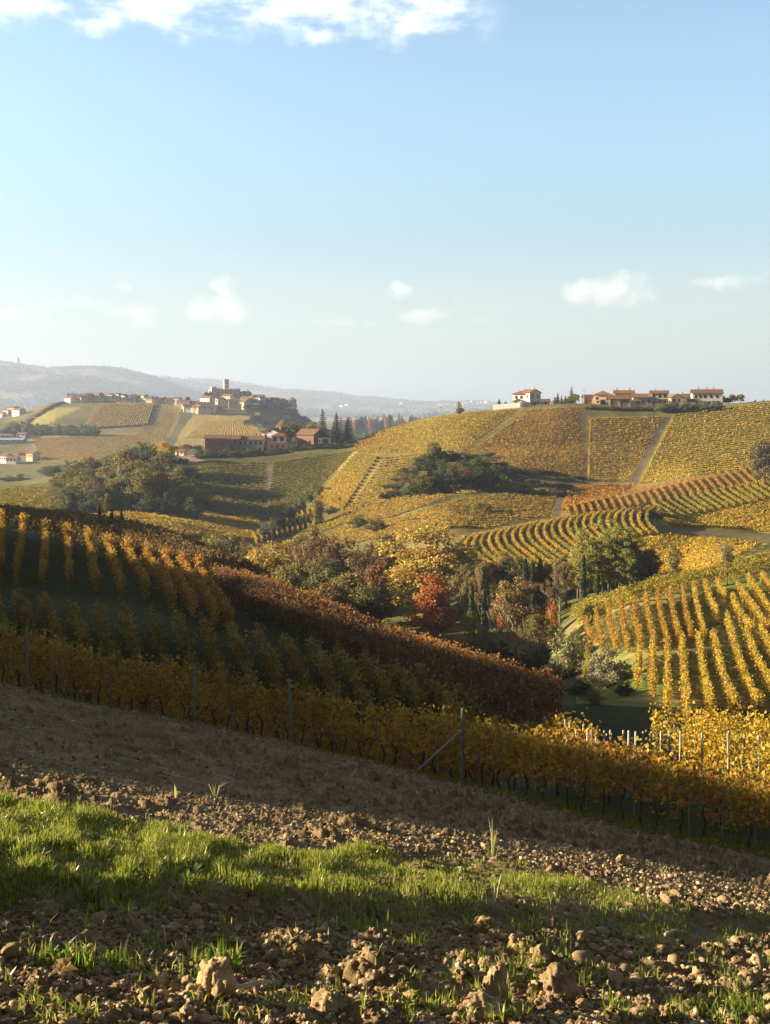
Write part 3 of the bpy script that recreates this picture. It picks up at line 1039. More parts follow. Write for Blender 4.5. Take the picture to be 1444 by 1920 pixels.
def tube(pts, rad, sides=6):
    """tapered tube through the points"""
    pts = np.asarray(pts, float); n = len(pts)
    rad = np.broadcast_to(np.asarray(rad, float), (n,))
    tg = np.gradient(pts, axis=0); tg /= np.maximum(np.linalg.norm(tg, axis=1, keepdims=True), 1e-9)
    ref = np.where(np.abs(tg[:, 2:3]) > 0.9, np.array([[1.0, 0, 0]]), np.array([[0, 0, 1.0]]))
    a = np.cross(tg, ref); a /= np.linalg.norm(a, axis=1, keepdims=True)
    b = np.cross(tg, a)
    th = np.arange(sides) * 2 * np.pi / sides
    ring = pts[:, None] + rad[:, None, None] * (a[:, None] * np.cos(th)[None, :, None] + b[:, None] * np.sin(th)[None, :, None])
    v = ring.reshape(-1, 3)
    i = np.arange(n * sides).reshape(n, sides)
    j = np.roll(i, -1, 1)
    f = np.stack([i[:-1].ravel(), j[:-1].ravel(), j[1:].ravel(), i[1:].ravel()], -1)
    caps = []
    for e, ring_i in ((0, i[0][::-1]), (n - 1, i[-1])):
        caps += [[ring_i[0], ring_i[k], ring_i[k + 1], ring_i[k + 1]] for k in range(1, sides - 1)]
    caps = np.array(caps)[:, :3]
    return v, f, caps


def merge(items):
    """join (v, quads, tris) pieces"""
    vs, q, t, o = [], [], [], 0
    for v, f4, f3 in items:
        vs.append(v)
        if len(f4): q.append(np.asarray(f4) + o)
        if len(f3): t.append(np.asarray(f3) + o)
        o += len(v)
    return np.concatenate(vs), [np.concatenate(q) if q else np.zeros((0, 4), int), np.concatenate(t) if t else np.zeros((0, 3), int)]


M_STICK = rough_material('bleached_stick', (0.36, 0.29, 0.2), (0.55, 0.47, 0.35), 20, 0.8, 0.2, bump=0.3, bscale=60)


def stick(u0, v0, u1, v1, r_px, label, lift=0.0):
    a = np.array(fg_point(u0, v0)); b = np.array(fg_point(u1, v1))
    s = a[1] / F
    t = np.linspace(0, 1, 9)[:, None]
    pts = (b - a) * t
    pts[:, 2] += (np.sin(t[:, 0] * 3.1) * 0.015 + vnoise(t[:, 0] * 4, t[:, 0] * 0 + u0, 3) * 0.05) * np.linalg.norm(b - a) + lift + r_px * s
    v, f, c = tube(pts, r_px * s * np.linspace(1.0, 0.8, 9), 8)
    o = mesh_obj('fallen_stick', v, [f, c], M_STICK, smooth_shade=True)
    o.location = a
    return tag(o, label, 'stick')


stick(398, 1880, 505, 1862, 5, 'thick pale stick lying in front of the big pale clod', 0.02)
stick(1248, 1766, 1270, 1752, 3.5, 'short bright stick on the clods near the right edge')
stick(932, 1710, 940, 1670, 1.5, 'thin dry twig slanting out of the grass')
stick(85, 1898, 128, 1888, 1.6, 'thin pale twig on the dark soil at the lower left corner')
stick(515, 1612, 548, 1592, 1.5, 'thin straw lying in the grass on the left')

M_DRYLEAF = leaf_material('dry_leaf', 0.35, 0.6, 0.2, tint=False)
def dry_leaf(u, v, r_px, label):
    x, y, z = fg_point(u, v)
    s = r_px * y / F
    n = 11
    th = np.linspace(0, 2 * np.pi, n, endpoint=False)
    rr_ = s * (0.75 + 0.25 * np.cos(5 * th))
    vv = np.stack([rr_ * np.cos(th), rr_ * 0.7 * np.sin(th), s * 0.55 * np.abs(np.sin(th)) + 0.02], -1)
    vv = np.concatenate([vv, [[0, 0, 0.015]]])
    f = np.array([[i, (i + 1) % n, n] for i in range(n)])
    o = mesh_obj('dry_leaf', vv, f, M_DRYLEAF, colors=np.tile(np.array([[0.42, 0.26, 0.11]]), (n + 1, 1)))
    o.location = (x, y, z)
    return tag(o, label, 'leaf')


dry_leaf(118, 1838, 30, 'curled dry brown leaf on the dark soil below the wide grass tuft')
dry_leaf(112, 1846, 18, 'smaller tan leaf beside the curled brown leaf')


def fallen_leaves():
    n = 8000
    near = r2.random(n) < 0.6
    u = r2.uniform(-500, 2100, n)
    rel = np.where(near, 0.93 + 0.08 * r2.random(n), 0.78 + 0.2 * r2.random(n))
    Y = r1(u) * rel
    X = (u - CX) / F * Y
    z = fore_height(X, Y) + 0.02
    C = np.stack([X, Y, z], -1)
    nr = r2.normal(size=(n, 3)) * 0.5 + np.array([0, 0, 1.0])
    nr /= np.linalg.norm(nr, axis=1, keepdims=True)
    a = np.cross(nr, r2.normal(size=(n, 3))); a /= np.linalg.norm(a, axis=1, keepdims=True)
    b = np.cross(nr, a)
    s = (0.03 + 0.035 * r2.random(n))[:, None]
    v = np.stack([C - a * s, C - b * s * .8 + nr * s * .4, C + a * s, C + b * s * .8 + nr * s * .4], 1).reshape(-1, 3)
    pal = np.array([(0.42, 0.27, 0.05), (0.34, 0.17, 0.04), (0.25, 0.15, 0.07), (0.48, 0.36, 0.12)])
    c = pal[r2.integers(0, 4, n)] * r2.uniform(0.7, 1.2, n)[:, None]
    o = mesh_obj('fallen_leaves', v, np.arange(n * 4).reshape(n, 4), M_DRYLEAF, colors=np.repeat(c, 4, 0))
    tag(o, kind='stuff')


fallen_leaves()
# ---------------------------------------------------------------- vineyards
GOLD = [(0.50, 0.31, 0.035), (0.43, 0.25, 0.03), (0.31, 0.25, 0.04), (0.34, 0.13, 0.03)]
OCHRE = [(0.44, 0.30, 0.045), (0.36, 0.25, 0.045), (0.24, 0.21, 0.045), (0.33, 0.18, 0.04)]
YELLOW = [(0.56, 0.38, 0.04), (0.52, 0.36, 0.045), (0.36, 0.31, 0.05), (0.42, 0.24, 0.035)]
GREENISH = [(0.34, 0.30, 0.04), (0.42, 0.32, 0.045), (0.22, 0.23, 0.04), (0.44, 0.29, 0.04)]
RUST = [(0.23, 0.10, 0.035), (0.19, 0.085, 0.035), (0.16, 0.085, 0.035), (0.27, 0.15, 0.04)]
BROWN = [(0.42, 0.24, 0.045), (0.36, 0.20, 0.04), (0.29, 0.19, 0.045), (0.40, 0.27, 0.05)]
DUN = [(0.22, 0.125, 0.035), (0.18, 0.105, 0.033), (0.14, 0.095, 0.033), (0.25, 0.165, 0.04)]  # browns darkened to deepen the shade on the plateau rows
RUST_LIT = [(0.46, 0.22, 0.06), (0.38, 0.16, 0.05), (0.32, 0.17, 0.05), (0.48, 0.29, 0.065)]  # russet leaves lightened in colour for the sunlit crest row
FRONTGOLD = [(0.58, 0.37, 0.045), (0.50, 0.30, 0.04), (0.38, 0.29, 0.05), (0.42, 0.17, 0.04)]
OLIVEGOLD = [(0.45, 0.34, 0.05), (0.38, 0.30, 0.05), (0.29, 0.26, 0.05), (0.42, 0.27, 0.045)]
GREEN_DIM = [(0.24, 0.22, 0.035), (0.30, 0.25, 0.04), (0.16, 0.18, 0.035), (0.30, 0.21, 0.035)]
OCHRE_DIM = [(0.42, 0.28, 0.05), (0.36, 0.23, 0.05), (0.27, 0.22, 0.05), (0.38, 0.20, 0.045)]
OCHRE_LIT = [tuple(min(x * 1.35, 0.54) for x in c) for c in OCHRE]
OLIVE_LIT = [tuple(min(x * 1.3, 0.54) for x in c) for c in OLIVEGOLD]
ORANGE = [(0.52, 0.29, 0.045), (0.44, 0.22, 0.04), (0.36, 0.15, 0.035), (0.47, 0.32, 0.05)]


def resample(P, step):
    P = np.asarray(P, float)
    d = np.concatenate([[0], np.cumsum(np.linalg.norm(np.diff(P[:, :2], axis=0), axis=1))])
    n = max(2, int(d[-1] / step) + 1)
    s = np.linspace(0, d[-1], n)
    return np.stack([np.interp(s, d, P[:, i]) for i in range(3)], -1), s


def on_land(P):
    P = np.asarray(P, float)
    return np.stack([P[:, 0], P[:, 1], ground(P[:, 0], P[:, 1])], -1)


def leaves(C, size, rr, out=None, outw=0.6, fold=0.35, up=0.3):
    """folded leaf faces centred on C; 'out' biases which way they face"""
    n = len(C)
    nrm = rr.normal(size=(n, 3))
    nrm /= np.linalg.norm(nrm, axis=1, keepdims=True)
    if out is not None:
        nrm = nrm + out * outw
    nrm[:, 2] += up
    nrm /= np.maximum(np.linalg.norm(nrm, axis=1, keepdims=True), 1e-6)
    t = rr.normal(size=(n, 3))
    a = np.cross(nrm, t); a /= np.maximum(np.linalg.norm(a, axis=1, keepdims=True), 1e-6)
    b = np.cross(nrm, a)
    s = (size * rr.uniform(0.6, 1.35, n))[:, None] * 0.5
    fo = nrm * s * fold
    v = np.stack([C - a * s * 1.1, C - b * s * 0.9 - fo, C + a * s * 1.1, C + b * s * 0.9 - fo], 1).reshape(-1, 3)
    f = np.arange(n * 4).reshape(n, 4)
    return v, f


def row_leaves(P, h0, h1, w, size, dens, pal, rr, vigor=0.28, seed=0, gaps=0.0, low=0.25, jit=1.0, hend=1.0):
    """foliage of one vine row along the ground line P"""
    Q, s = resample(P, 0.5)
    L = s[-1]
    n = int(L * dens)
    x = rr.uniform(0, L, n)
    if gaps:
        x = x[vnoise(x / 1.3, x * 0 + seed * 3.7, 9) > gaps]
    n = len(x)
    base = np.stack([np.interp(x, s, Q[:, i]) for i in range(3)], -1)
    tg = np.stack([np.interp(x, s, np.gradient(Q[:, i], s)) for i in range(2)], -1)
    tg /= np.maximum(np.linalg.norm(tg, axis=1, keepdims=True), 1e-6)
    side = np.stack([-tg[:, 1], tg[:, 0], np.zeros(n)], -1)
    vg = vnoise(x / 0.9, x * 0 + seed, 11) * 0.6 + vnoise(x / 3.1, x * 0 + seed, 12) * 0.4
    top = h1 * (1 - (1 - hend) * np.clip((x / L - 0.62) / 0.2, 0, 1)) + (vg - 0.5) * vigor * 2
    bot = h0 + (vnoise(x / 0.6, x * 0 + seed, 13) - 0.5) * 0.5 * (h1 - h0) * low * 2
    r = rr.random(n)
    h = bot + (top - bot) * np.where(rr.random(n) < low * 0.5, r, r ** 0.62)
    shoot = rr.random(n) < 0.035
    h = np.where(shoot, top + rr.random(n) * 0.3, h)
    wid = w * (0.55 + 0.9 * vnoise(x / 0.8, h * 1.5 + seed, 14))
    off = np.clip(rr.normal(size=n) * 0.42, -1.1, 1.1)
    C = base + side * (off * wid)[:, None]
    C[:, 2] += h
    out = side * np.sign(off)[:, None]
    v, f = leaves(C, np.full(n, size), rr, out)
    pal = np.array(pal)
    k = vnoise(x / 1.1, h * 0.7 + seed * 5.3, 15) + rr.normal(size=n) * 0.22 * jit
    i = np.clip((k * 4.2 - 0.35).astype(int), 0, 3)
    redlow = (rr.random(n) < 0.35 * (1 - (h - bot) / np.maximum(top - bot, 0.1)))
    i = np.where(redlow, 3, i)
    c = pal[i] * (1 + jit * rr.uniform(-0.28, 0.2, n))[:, None]
    return v, f, np.repeat(c, 4, 0)


vr = np.random.default_rng(3)
ROW_N = [0]


def vine_row(P, label, group, h0=0.5, h1=1.9, w=0.4, size=0.16, dens=110, pal=GOLD, trunks=0.0, gaps=0.0, vigor=0.28, low=0.25, head=0.0, hend=1.0, **kw):
    ROW_N[0] += 1
    P = on_land(P)
    v, f, c = row_leaves(P, h0, h1, w, size, dens, pal, vr, vigor, ROW_N[0], gaps, low, 1.0, hend)
    if head:
        d = P[1, :2] - P[0, :2]; d /= np.linalg.norm(d)
        H = on_land(np.array([[*P[0, :2], 0], [*(P[0, :2] + d * head * 0.5), 0], [*(P[0, :2] + d * head), 0]]))
        v2, f2_, c2 = row_leaves(H, 0.5, 2.55, 0.55, size, 260, GOLD[:2] + GOLD[:2] if pal is GOLD else pal, vr, 0.2, ROW_N[0] + 400)  # taller, lighter head added so the row tip looks sunlit
        f = np.concatenate([f, f2_ + len(v)]); v = np.concatenate([v, v2]); c = np.concatenate([c, c2])
    org = P[len(P) // 2].copy()
    if not trunks:
        o = mesh_obj('vine_row', v - org, f, M_LEAF, colors=c)
        o.location = org
        return tag(o, label, 'vine row', group)
    root = empty('vine_row', org)
    tag(root, label, 'vine row', group)
    mesh_obj('foliage', v - org, f, M_LEAF, root, c)
    Q, s = resample(P, 0.2)
    x = np.arange(0.3, s[-1], trunks)[:98]
    for xx in x:
        xx = xx + vr.uniform(-0.12, 0.12)
        b = np.array([np.interp(xx, s, Q[:, i]) for i in range(3)]) - org
        b[2] -= 0.05
        k = vr.uniform(-0.09, 0.09, (5, 3)); k[:, 2] = 0; k[0] = 0
        hh = np.linspace(0, vr.uniform(0.75, 1.0), 5)
        pts = b + k * np.linspace(0, 1, 5)[:, None] * 1.6 + np.stack([0 * hh, 0 * hh, hh], -1)
        tv, tf, tc = tube(pts, np.array([0.045, 0.034, 0.03, 0.032, 0.025]) * vr.uniform(0.8, 1.3), 5)
        mesh_obj('trunk', tv, [tf, tc], M_VINEWOOD, root, smooth_shade=True)
    return root


M_POST = rough_material('weathered_concrete_post', (0.30, 0.29, 0.26), (0.46, 0.44, 0.40), 8, 0.85, 0.15, bump=0.3, bscale=40, tint=True)
POST_MESH = {}


def post(loc, h, r, label, group=None, tilt=(0, 0), brace=None, wood=1.0):
    key = (round(h, 1), round(r, 3))
    if key not in POST_MESH:
        v, f, c = tube([[0, 0, -0.15], [0, 0, h * 0.5], [0, 0, h - r * 0.5], [0, 0, h]], [r, r * 0.97, r * 0.94, r * 0.6], 8)
        POST_MESH[key] = mesh_obj('trellis_post', v, [f, c], M_POST)
        o = POST_MESH[key]
    else:
        o = POST_MESH[key].copy()
        COL.objects.link(o)
    o.location = loc
    o.rotation_euler = (tilt[0], tilt[1], vr.uniform(0, 6))
    k = vr.uniform(0.8, 1.15) * wood
    o.color = (k, k * 0.98, k * 0.94, 1)
    tag(o, label, 'post', group)
    if brace is not None:
        v, f, c = tube([[0, 0, 0], brace], [r * 0.7, r * 0.7], 6)
        b = mesh_obj('trellis_brace', v, [f, c], M_POST)
        b.location = (loc[0], loc[1], loc[2] + h * 0.72)
        tag(b, 'slanting strut leaning against the tall grey post in front of the vines', 'strut')
    return o


# --- front rows along the lower edge of the field
def row_line(off, u0, u1, n=60):
    u = np.linspace(u0, u1, n)
    Y = r1(u)
    X = (u - CX) / F * Y
    tx, ty = np.gradient(X), np.gradient(Y)
    L = np.hypot(tx, ty)
    nx, ny = -ty / L, tx / L
    return np.stack([X + nx * off, Y + ny * off, 0 * X], -1)


FRONT = 'rows of golden vines along the lower edge of the ploughed field'
vine_row(row_line(0.0, -420, 2050, 90), 'front row of golden vines standing right along the edge of the ploughed soil', FRONT, 0.62, 1.95, 0.44, 0.125, 330, FRONTGOLD, gaps=0.07, vigor=0.36, trunks=0.62, low=0.6, hend=0.76)
vine_row(row_line(2.3, -400, 2000, 90), 'second golden vine row, its tops showing just over the front row', FRONT, 0.5, 1.95, 0.42, 0.13, 330, FRONTGOLD, trunks=0.9, low=0.5, hend=0.76)


def clip_px(P, a, b):
    z = ground(P[:, 0], P[:, 1])
    u = CX + F * P[:, 0] / P[:, 1]
    return P[(u >= a) & (u <= b)]


for j, (off, a, b) in enumerate([(4.6, -90, 1126), (6.9, 200, 1086), (9.2, 520, 1046)]):
    vine_row(clip_px(row_line(off, -200, 1500, 240), a, b), ['third vine row behind the field edge, ending at a line of white posts', 'fourth vine row behind the field edge, ending at a line of white posts',
             'fifth and lowest vine row behind the field edge, ending at a line of white posts'][j], FRONT, 0.5, 1.9, 0.42, 0.125, 340, GOLD)
for j, (off, a) in enumerate([(4.8, 1395), (7.2, 1276), (9.8, 1138), (12.4, 1225)]):
    vine_row(clip_px(row_line(off, 900, 1900, 200), a, 1560), ['short sunlit yellow row at the right edge, nearest of the lower block', 'sunlit yellow row whose end shows a dark gap by two white posts',
             'long sunlit yellow row starting beside the line of white posts', 'farthest yellow row of the lower block, at the foot of the green slope'][j],
             'sunlit yellow rows below the right end of the field', 0.35, 1.95, 0.48, 0.12, 380, YELLOW)

POSTG = 'grey posts of the vine trellis'
def row_pt(off, u):
    Y = float(r1(np.array([u]))[0])
    P = row_line(off, u - 5, u + 5, 3)[1]
    return (P[0], P[1], gz(P[0], P[1]))


for u, h, lab in [(55, 2.3, 'thick grey post standing proud of the front vine row at the far left'),
                  (370, 2.15, 'grey post in the front vine row, second thick one from the left'),
                  (562, 2.35, 'pale grey post in the front vine row below the middle of the red slope'),
                  (885, 2.3, 'tallest grey post of the front row, with a slanting strut')]:
    p = row_pt(-0.45, u)
    br = None
    if u == 885:
        q = row_pt(-0.5, 800)
        br = (q[0] - p[0], q[1] - p[1], q[2] - p[2] - h * 0.72)
    post(p, h, 0.05, lab, None, (0, R(3.5) if u in (55, 562) else 0.02), br, 0.72)
for u in (18, 98, 206, 285, 345, 440, 535, 592, 635, 712, 765, 830, 906, 952, 1010, 1105, 1196, 1300, 1362, 1420):
    p = row_pt(-0.18 + vr.uniform(-0.1, 0.12), u)
    post(p, 1.75 if vr.random() < 0.5 else 1.4, 0.024, 'thin grey stake in the front vine row', 'thin stakes of the front vine row', (vr.uniform(-0.05, 0.05), vr.uniform(-0.07, 0.07)), None, 0.6)


def post_top(u, vt, h, Y0, Y1, *a):
    # stand a post of height h so that its head is seen at (u, vt)
    Ys = np.linspace(Y0, Y1, 120)
    P = on_ground(np.full(120, u), Ys)
    vv = HOR - F * (P[:, 2] + h) / P[:, 1]
    k = np.abs(vv - vt).argmin()
    return post(tuple(P[k]), h, *a)


END = 'white posts ending the lower vine rows'
for x, y in [(435, 186), (460, 197), (510, 208), (528, 230), (568, 242), (608, 262), (658, 278), (710, 298), (555, 262), (480, 240)]:
    post_top(900 + x / 2.654, 1280 + y / 2.654, 2.0, 37, 47, 0.037, 'white post among those lining up where the lower vine rows end', END, (vr.uniform(-0.04, 0.04), vr.uniform(-0.04, 0.04)), None, 1.05)
for x, y in [(735, 243), (773, 250), (815, 263), (850, 284), (905, 295), (945, 318), (995, 372), (1107, 352), (1240, 388), (1310, 413), (1395, 453)]:
    post_top(900 + x / 2.654, 1280 + y / 2.654, 2.1, 36, 45, 0.037, 'white post in front of the sunlit yellow rows at right', 'white posts in front of the sunlit yellow rows', (vr.uniform(-0.03, 0.03), vr.uniform(-0.03, 0.03)), None, 1.05)
for x, y in [(968, 212), (1015, 212), (1065, 217), (1165, 225), (1238, 226), (1303, 240)]:
    post_top(900 + x / 2.654, 1280 + y / 2.654, 2.2, 38, 56, 0.045, 'white post at the back of the sunlit yellow rows', 'white posts at the back of the sunlit yellow rows', (0, 0), None, 1.3)


def px_line(pts, n=14, rng_=None, bend=None):
    """ground line through (column, distance) pairs"""
    pts = np.array(pts, float)
    t = np.linspace(0, 1, len(pts)); tt = np.linspace(0, 1, n)
    u = pchip(t, pts[:, 0], tt) if len(pts) > 2 else np.interp(tt, t, pts[:, 0])
    Y = pchip(t, pts[:, 1], tt) if len(pts) > 2 else np.interp(tt, t, pts[:, 1])
    return np.stack([(u - CX) / F * Y, Y, 0 * Y], -1)


# --- lower tier on the spur
SPUR_LOW = 'lower tier of vine rows on the shaded spur'
LOWV = ([-80, 0, 150, 325, 423, 560, 660, 760, 860, 960], [1142, 1150, 1180, 1202, 1217, 1246, 1272, 1302, 1335, 1370])
for k in range(19):
    u0 = -70 + 50 * k
    S0 = seen([u0], [np.interp(u0, *LOWV)], 52, 108)[0]
    Y1 = 55 - 0.25 * k
    u1 = u0 + 105 + 3 * k
    um = u0 * 0.5 + u1 * 0.5
    vine_row(px_line([(u0, S0[1]), (um, S0[1] * 0.52 + Y1 * 0.48), (u1, Y1)]), 'dim golden vine row of the lower tier running down the shaded spur', SPUR_LOW, 0.4, 2.0, 0.5, 0.19, 130, OCHRE, gaps=0.1, vigor=0.4)

# --- upper tier: rows that come over the crest of the spur
SPUR_UP = 'rows of vines coming over the crest of the spur'
TIPS = [(-36, -52, 98), (5, 0, 96), (45, 30, 95), (87, 80, 94), (127, 131, 93), (166, 180, 92), (203, 228, 91), (240, 278, 89), (276, 326, 87), (310, 366, 85), (342, 405, 84), (372, 436, 83)]
for i, (u0, u1, Y1) in enumerate(TIPS):
    Yc = float(pchip([p[0] for p in LINES[2]], [p[1] for p in LINES[2]], np.array([u0]))[0])
    vine_row(px_line([(u0 - 2, Yc + 2), (u0 + (u1 - u0) * 0.25, Yc * 0.7 + Y1 * 0.3), (u1, Y1)]), 'vine row with a sunlit golden tip running down from the crest of the spur', SPUR_UP, 0.25, 1.8, 0.3, 0.18, 130, GOLD if i < 8 else ORANGE, gaps=0.1, head=3.2)

# --- red rows along the lower crest
RED = 'russet vine rows along the descending crest'
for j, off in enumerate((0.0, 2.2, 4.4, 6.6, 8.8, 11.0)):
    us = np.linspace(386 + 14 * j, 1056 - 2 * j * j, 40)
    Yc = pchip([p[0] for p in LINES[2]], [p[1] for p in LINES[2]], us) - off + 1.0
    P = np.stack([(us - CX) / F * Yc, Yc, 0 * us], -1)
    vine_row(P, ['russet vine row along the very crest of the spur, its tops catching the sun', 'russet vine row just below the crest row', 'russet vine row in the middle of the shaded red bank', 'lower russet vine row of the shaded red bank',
                 'fifth russet vine row down the red bank', 'lowest russet vine row above the golden tier'][j], RED, 0.35, 1.95, 0.5, 0.155, 230, RUST_LIT if j == 0 else RUST, vigor=0.2)
for i, u in enumerate(np.linspace(420, 1000, 26)):
    j = i % 3
    Yc = float(pchip([p[0] for p in LINES[2]], [p[1] for p in LINES[2]], np.array([u]))[0]) - (2.2 * (j + 1)) + 0.45
    X = (u - CX) / F * Yc
    post((X, Yc, gz(X, Yc)), 2.0, 0.045, 'grey post in the shaded russet rows', 'grey posts in the russet rows', (0, vr.uniform(-0.05, 0.05)))

# --- dark rows on the plateau behind the crest
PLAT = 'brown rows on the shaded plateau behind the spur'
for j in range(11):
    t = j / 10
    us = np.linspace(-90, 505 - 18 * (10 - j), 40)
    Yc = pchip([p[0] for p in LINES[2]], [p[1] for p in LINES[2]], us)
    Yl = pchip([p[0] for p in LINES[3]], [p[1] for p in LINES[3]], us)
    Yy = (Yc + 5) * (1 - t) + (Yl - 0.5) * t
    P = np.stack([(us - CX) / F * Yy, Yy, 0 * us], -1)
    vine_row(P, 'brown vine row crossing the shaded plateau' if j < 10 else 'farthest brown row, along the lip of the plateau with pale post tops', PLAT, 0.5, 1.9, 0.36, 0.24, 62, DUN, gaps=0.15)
for i, u in enumerate(np.linspace(10, 300, 24)):
    Yl = float(pchip([p[0] for p in LINES[3]], [p[1] for p in LINES[3]], np.array([u]))[0]) - 0.8
    X = (u - CX) / F * Yl
    post((X, Yl, gz(X, Yl)), 2.2, 0.05, 'pale post on the lip of the plateau', 'pale posts on the lip of the plateau', (0, 0), None, 1.3)
for u, Y, lab in [(187, 168, 'dark slim cypress on the plateau, leftmost of three'), (210, 160, 'dark slim cypress on the plateau, middle one of three'), (228, 163, 'dark slim cypress on the plateau, rightmost of three')]:
    X = (u - CX) / F * Y
    root = empty('cypress', (X, Y, gz(X, Y)))
    tag(root, lab, 'cypress')
    n = 700
    t = vr.random(n); a = vr.uniform(0, 6.28, n)
    rad = 0.24 * np.sin(np.pi * np.clip(t * 0.85 + 0.12, 0, 1)) * np.sqrt(vr.random(n))
    C = np.stack([rad * np.cos(a), rad * np.sin(a), 0.2 + t * 3.0], -1)
    v, f = leaves(C, np.full(n, 0.16), vr)
    mesh_obj('crown', v, f, M_CROWN, root, np.tile(np.array([[0.035, 0.045, 0.02]]), (len(v), 1)) * vr.uniform(0.7, 1.3, (n, 1)).repeat(4, 0))
    tv, tf, tc = tube([[0, 0, -0.1], [0, 0, 1.2]], [0.06, 0.04], 6)
    mesh_obj('trunk', tv, [tf, tc], M_BARK, root)

# --- right-hand slope
RS_UP = 'upper rows on the green right-hand slope'
RS_LOW = 'lower rows on the green right-hand slope'
rows_up = [((1098, 1146), (1110, 1190)), ((1118, 1138), (1131, 1205)), ((1141, 1131), (1155, 1207)), ((1164, 1124), (1178, 1206)), ((1188, 1118), (1203, 1204)), ((1211, 1112), (1228, 1202)), ((1234, 1106), (1251, 1198)), ((1257, 1101), (1274, 1195)), ((1280, 1096), (1298, 1192)),
           ((1301, 1092), (1322, 1189)), ((1322, 1087), (1346, 1150)), ((1345, 1085), (1360, 1112)), ((1374, 1116), (1409, 1180)), ((1382, 1090), (1442, 1178)), ((1403, 1076), (1474, 1182)), ((1428, 1072), (1510, 1170))]
for (a, b) in rows_up:
    t = np.linspace(0, 1, 12)[:, None]
    q = np.array(a) * (1 - t) + np.array(b) * t
    q[:, 0] += np.sin(t[:, 0] * np.pi) * -3
    P = seen(q[:, 0], q[:, 1] + 23, 88, 162)
    vine_row(P, 'narrow golden vine row in the upper part of the green right-hand slope', RS_UP, 0.15, 1.6, 0.28, 0.17, 190, GOLD if a[0] < 1300 else YELLOW, vigor=0.14)
rows_low = [((1199, 1209), (1195, 1268)), ((1224, 1203), (1224, 1284)), ((1252, 1197), (1252, 1316)), ((1279, 1191), (1290, 1350)), ((1310, 1187), (1338, 1352)), ((1337, 1183), (1388, 1354)), ((1364, 1150), (1434, 1354)), ((1398, 1178), (1478, 1335)), ((1425, 1168), (1500, 1300)), ((1452, 1160), (1530, 1280))]
for (a, b) in rows_low:
    t = np.linspace(0, 1, 14)[:, None]
    q = np.array(a) * (1 - t) + np.array(b) * t
    q[:, 0] += np.sin(t[:, 0] * np.pi) * -(b[0] - a[0]) * 0.10
    P = seen(q[:, 0], q[:, 1] + 28, 76, 150)
    vine_row(P, 'golden vine row in the lower part of the green right-hand slope', RS_LOW, 0.15, 1.6, 0.3, 0.17, 200, YELLOW, vigor=0.14)
q = np.array([(1082, 1152), (1130, 1132), (1180, 1115), (1240, 1101), (1300, 1086), (1360, 1074), (1444, 1046), (1520, 1015)], float)
for k, dy in enumerate((3.0, 7.5, 12.0)):
    P = seen(q[:, 0], q[:, 1] + 22 - k * 1.5, 100, 165)
    P[:, 1] += dy - 3; P[:, 0] += (dy - 3) * 0.1
    vine_row(P, ['olive-gold vine row along the brow of the right-hand slope', 'second olive-gold row behind the brow of the right-hand slope', 'third olive-gold row behind the brow of the right-hand slope'][k], 'rows along the brow of the right-hand slope', 0.3, 1.9, 0.5, 0.23, 110, GREENISH)

# --- curved yellow vineyard
CURVE = 'curved yellow rows on the knoll'
for k in range(25):
    t = k / 24
    u0 = 868 + (1222 - 868) * t
    v0 = np.interp(u0, [868, 900, 960, 1060, 1130, 1222], [1008, 1001, 988, 969, 958, 950])
    q = np.array([(u0 + 10, v0 - 3), (u0 - 5, v0 + 6), (u0 - 10, v0 + 18), (u0 - 5, v0 + 32), (u0 + 12, v0 + 48), (u0 + 36, v0 + 66), (u0 + 62, v0 + 82)], float)
    q = q[q[:, 1] < np.interp(q[:, 0], [840, 960, 1080, 1200, 1260], [1060, 1092, 1078, 1030, 985])]
    if len(q) < 3:
        continue
    tt = np.linspace(0, 1, len(q)); t2 = np.linspace(0, 1, 18)
    P = seen(pchip(tt, q[:, 0], t2), pchip(tt, q[:, 1], t2) + 11, 205, 305)
    vine_row(P, 'bright yellow vine row curving down the knoll above the valley trees', CURVE, 0.15, 1.5, 0.34, 0.26, 110, YELLOW if k % 3 else GREENISH, vigor=0.14)

# --- striped strip above it
STRIPE = 'short orange rows on the brown strip'
for k in range(27):
    t = k / 26
    a = np.array([np.interp(t, [0, .4, 1], [1062, 1200, 1415]), np.interp(t, [0, .4, 1], [950, 918, 872])])
    b = a + np.array([np.interp(t, [0, 1], [6, 34]), np.interp(t, [0, .5, 1], [20, 30, 30])])
    tt = np.linspace(0, 1, 8)[:, None]
    q = a * (1 - tt) + b * tt
    P = seen(q[:, 0], q[:, 1] + 4, 255, 440)
    vine_row(P, 'short orange vine row on the brown strip below the houses', STRIPE, 0.15, 1.4, 0.3, 0.3, 80, GOLD, vigor=0.14)
DIAG = 'slanting yellow-green rows below the brown strip'
for k in range(17):
    t = k / 16
    a = np.array([1222 + 228 * t, 944 - 44 * t]); b = a + np.array([46 - 6 * t, 30 - 4 * t])
    tt = np.linspace(0, 1, 8)[:, None]
    q = a * (1 - tt) + b * tt
    P = seen(q[:, 0], q[:, 1] + 4, 245, 400)
    vine_row(P, 'slanting yellow-green vine row between the brown strip and the yellow field', DIAG, 0.15, 1.4, 0.36, 0.3, 90, GREENISH, vigor=0.14)

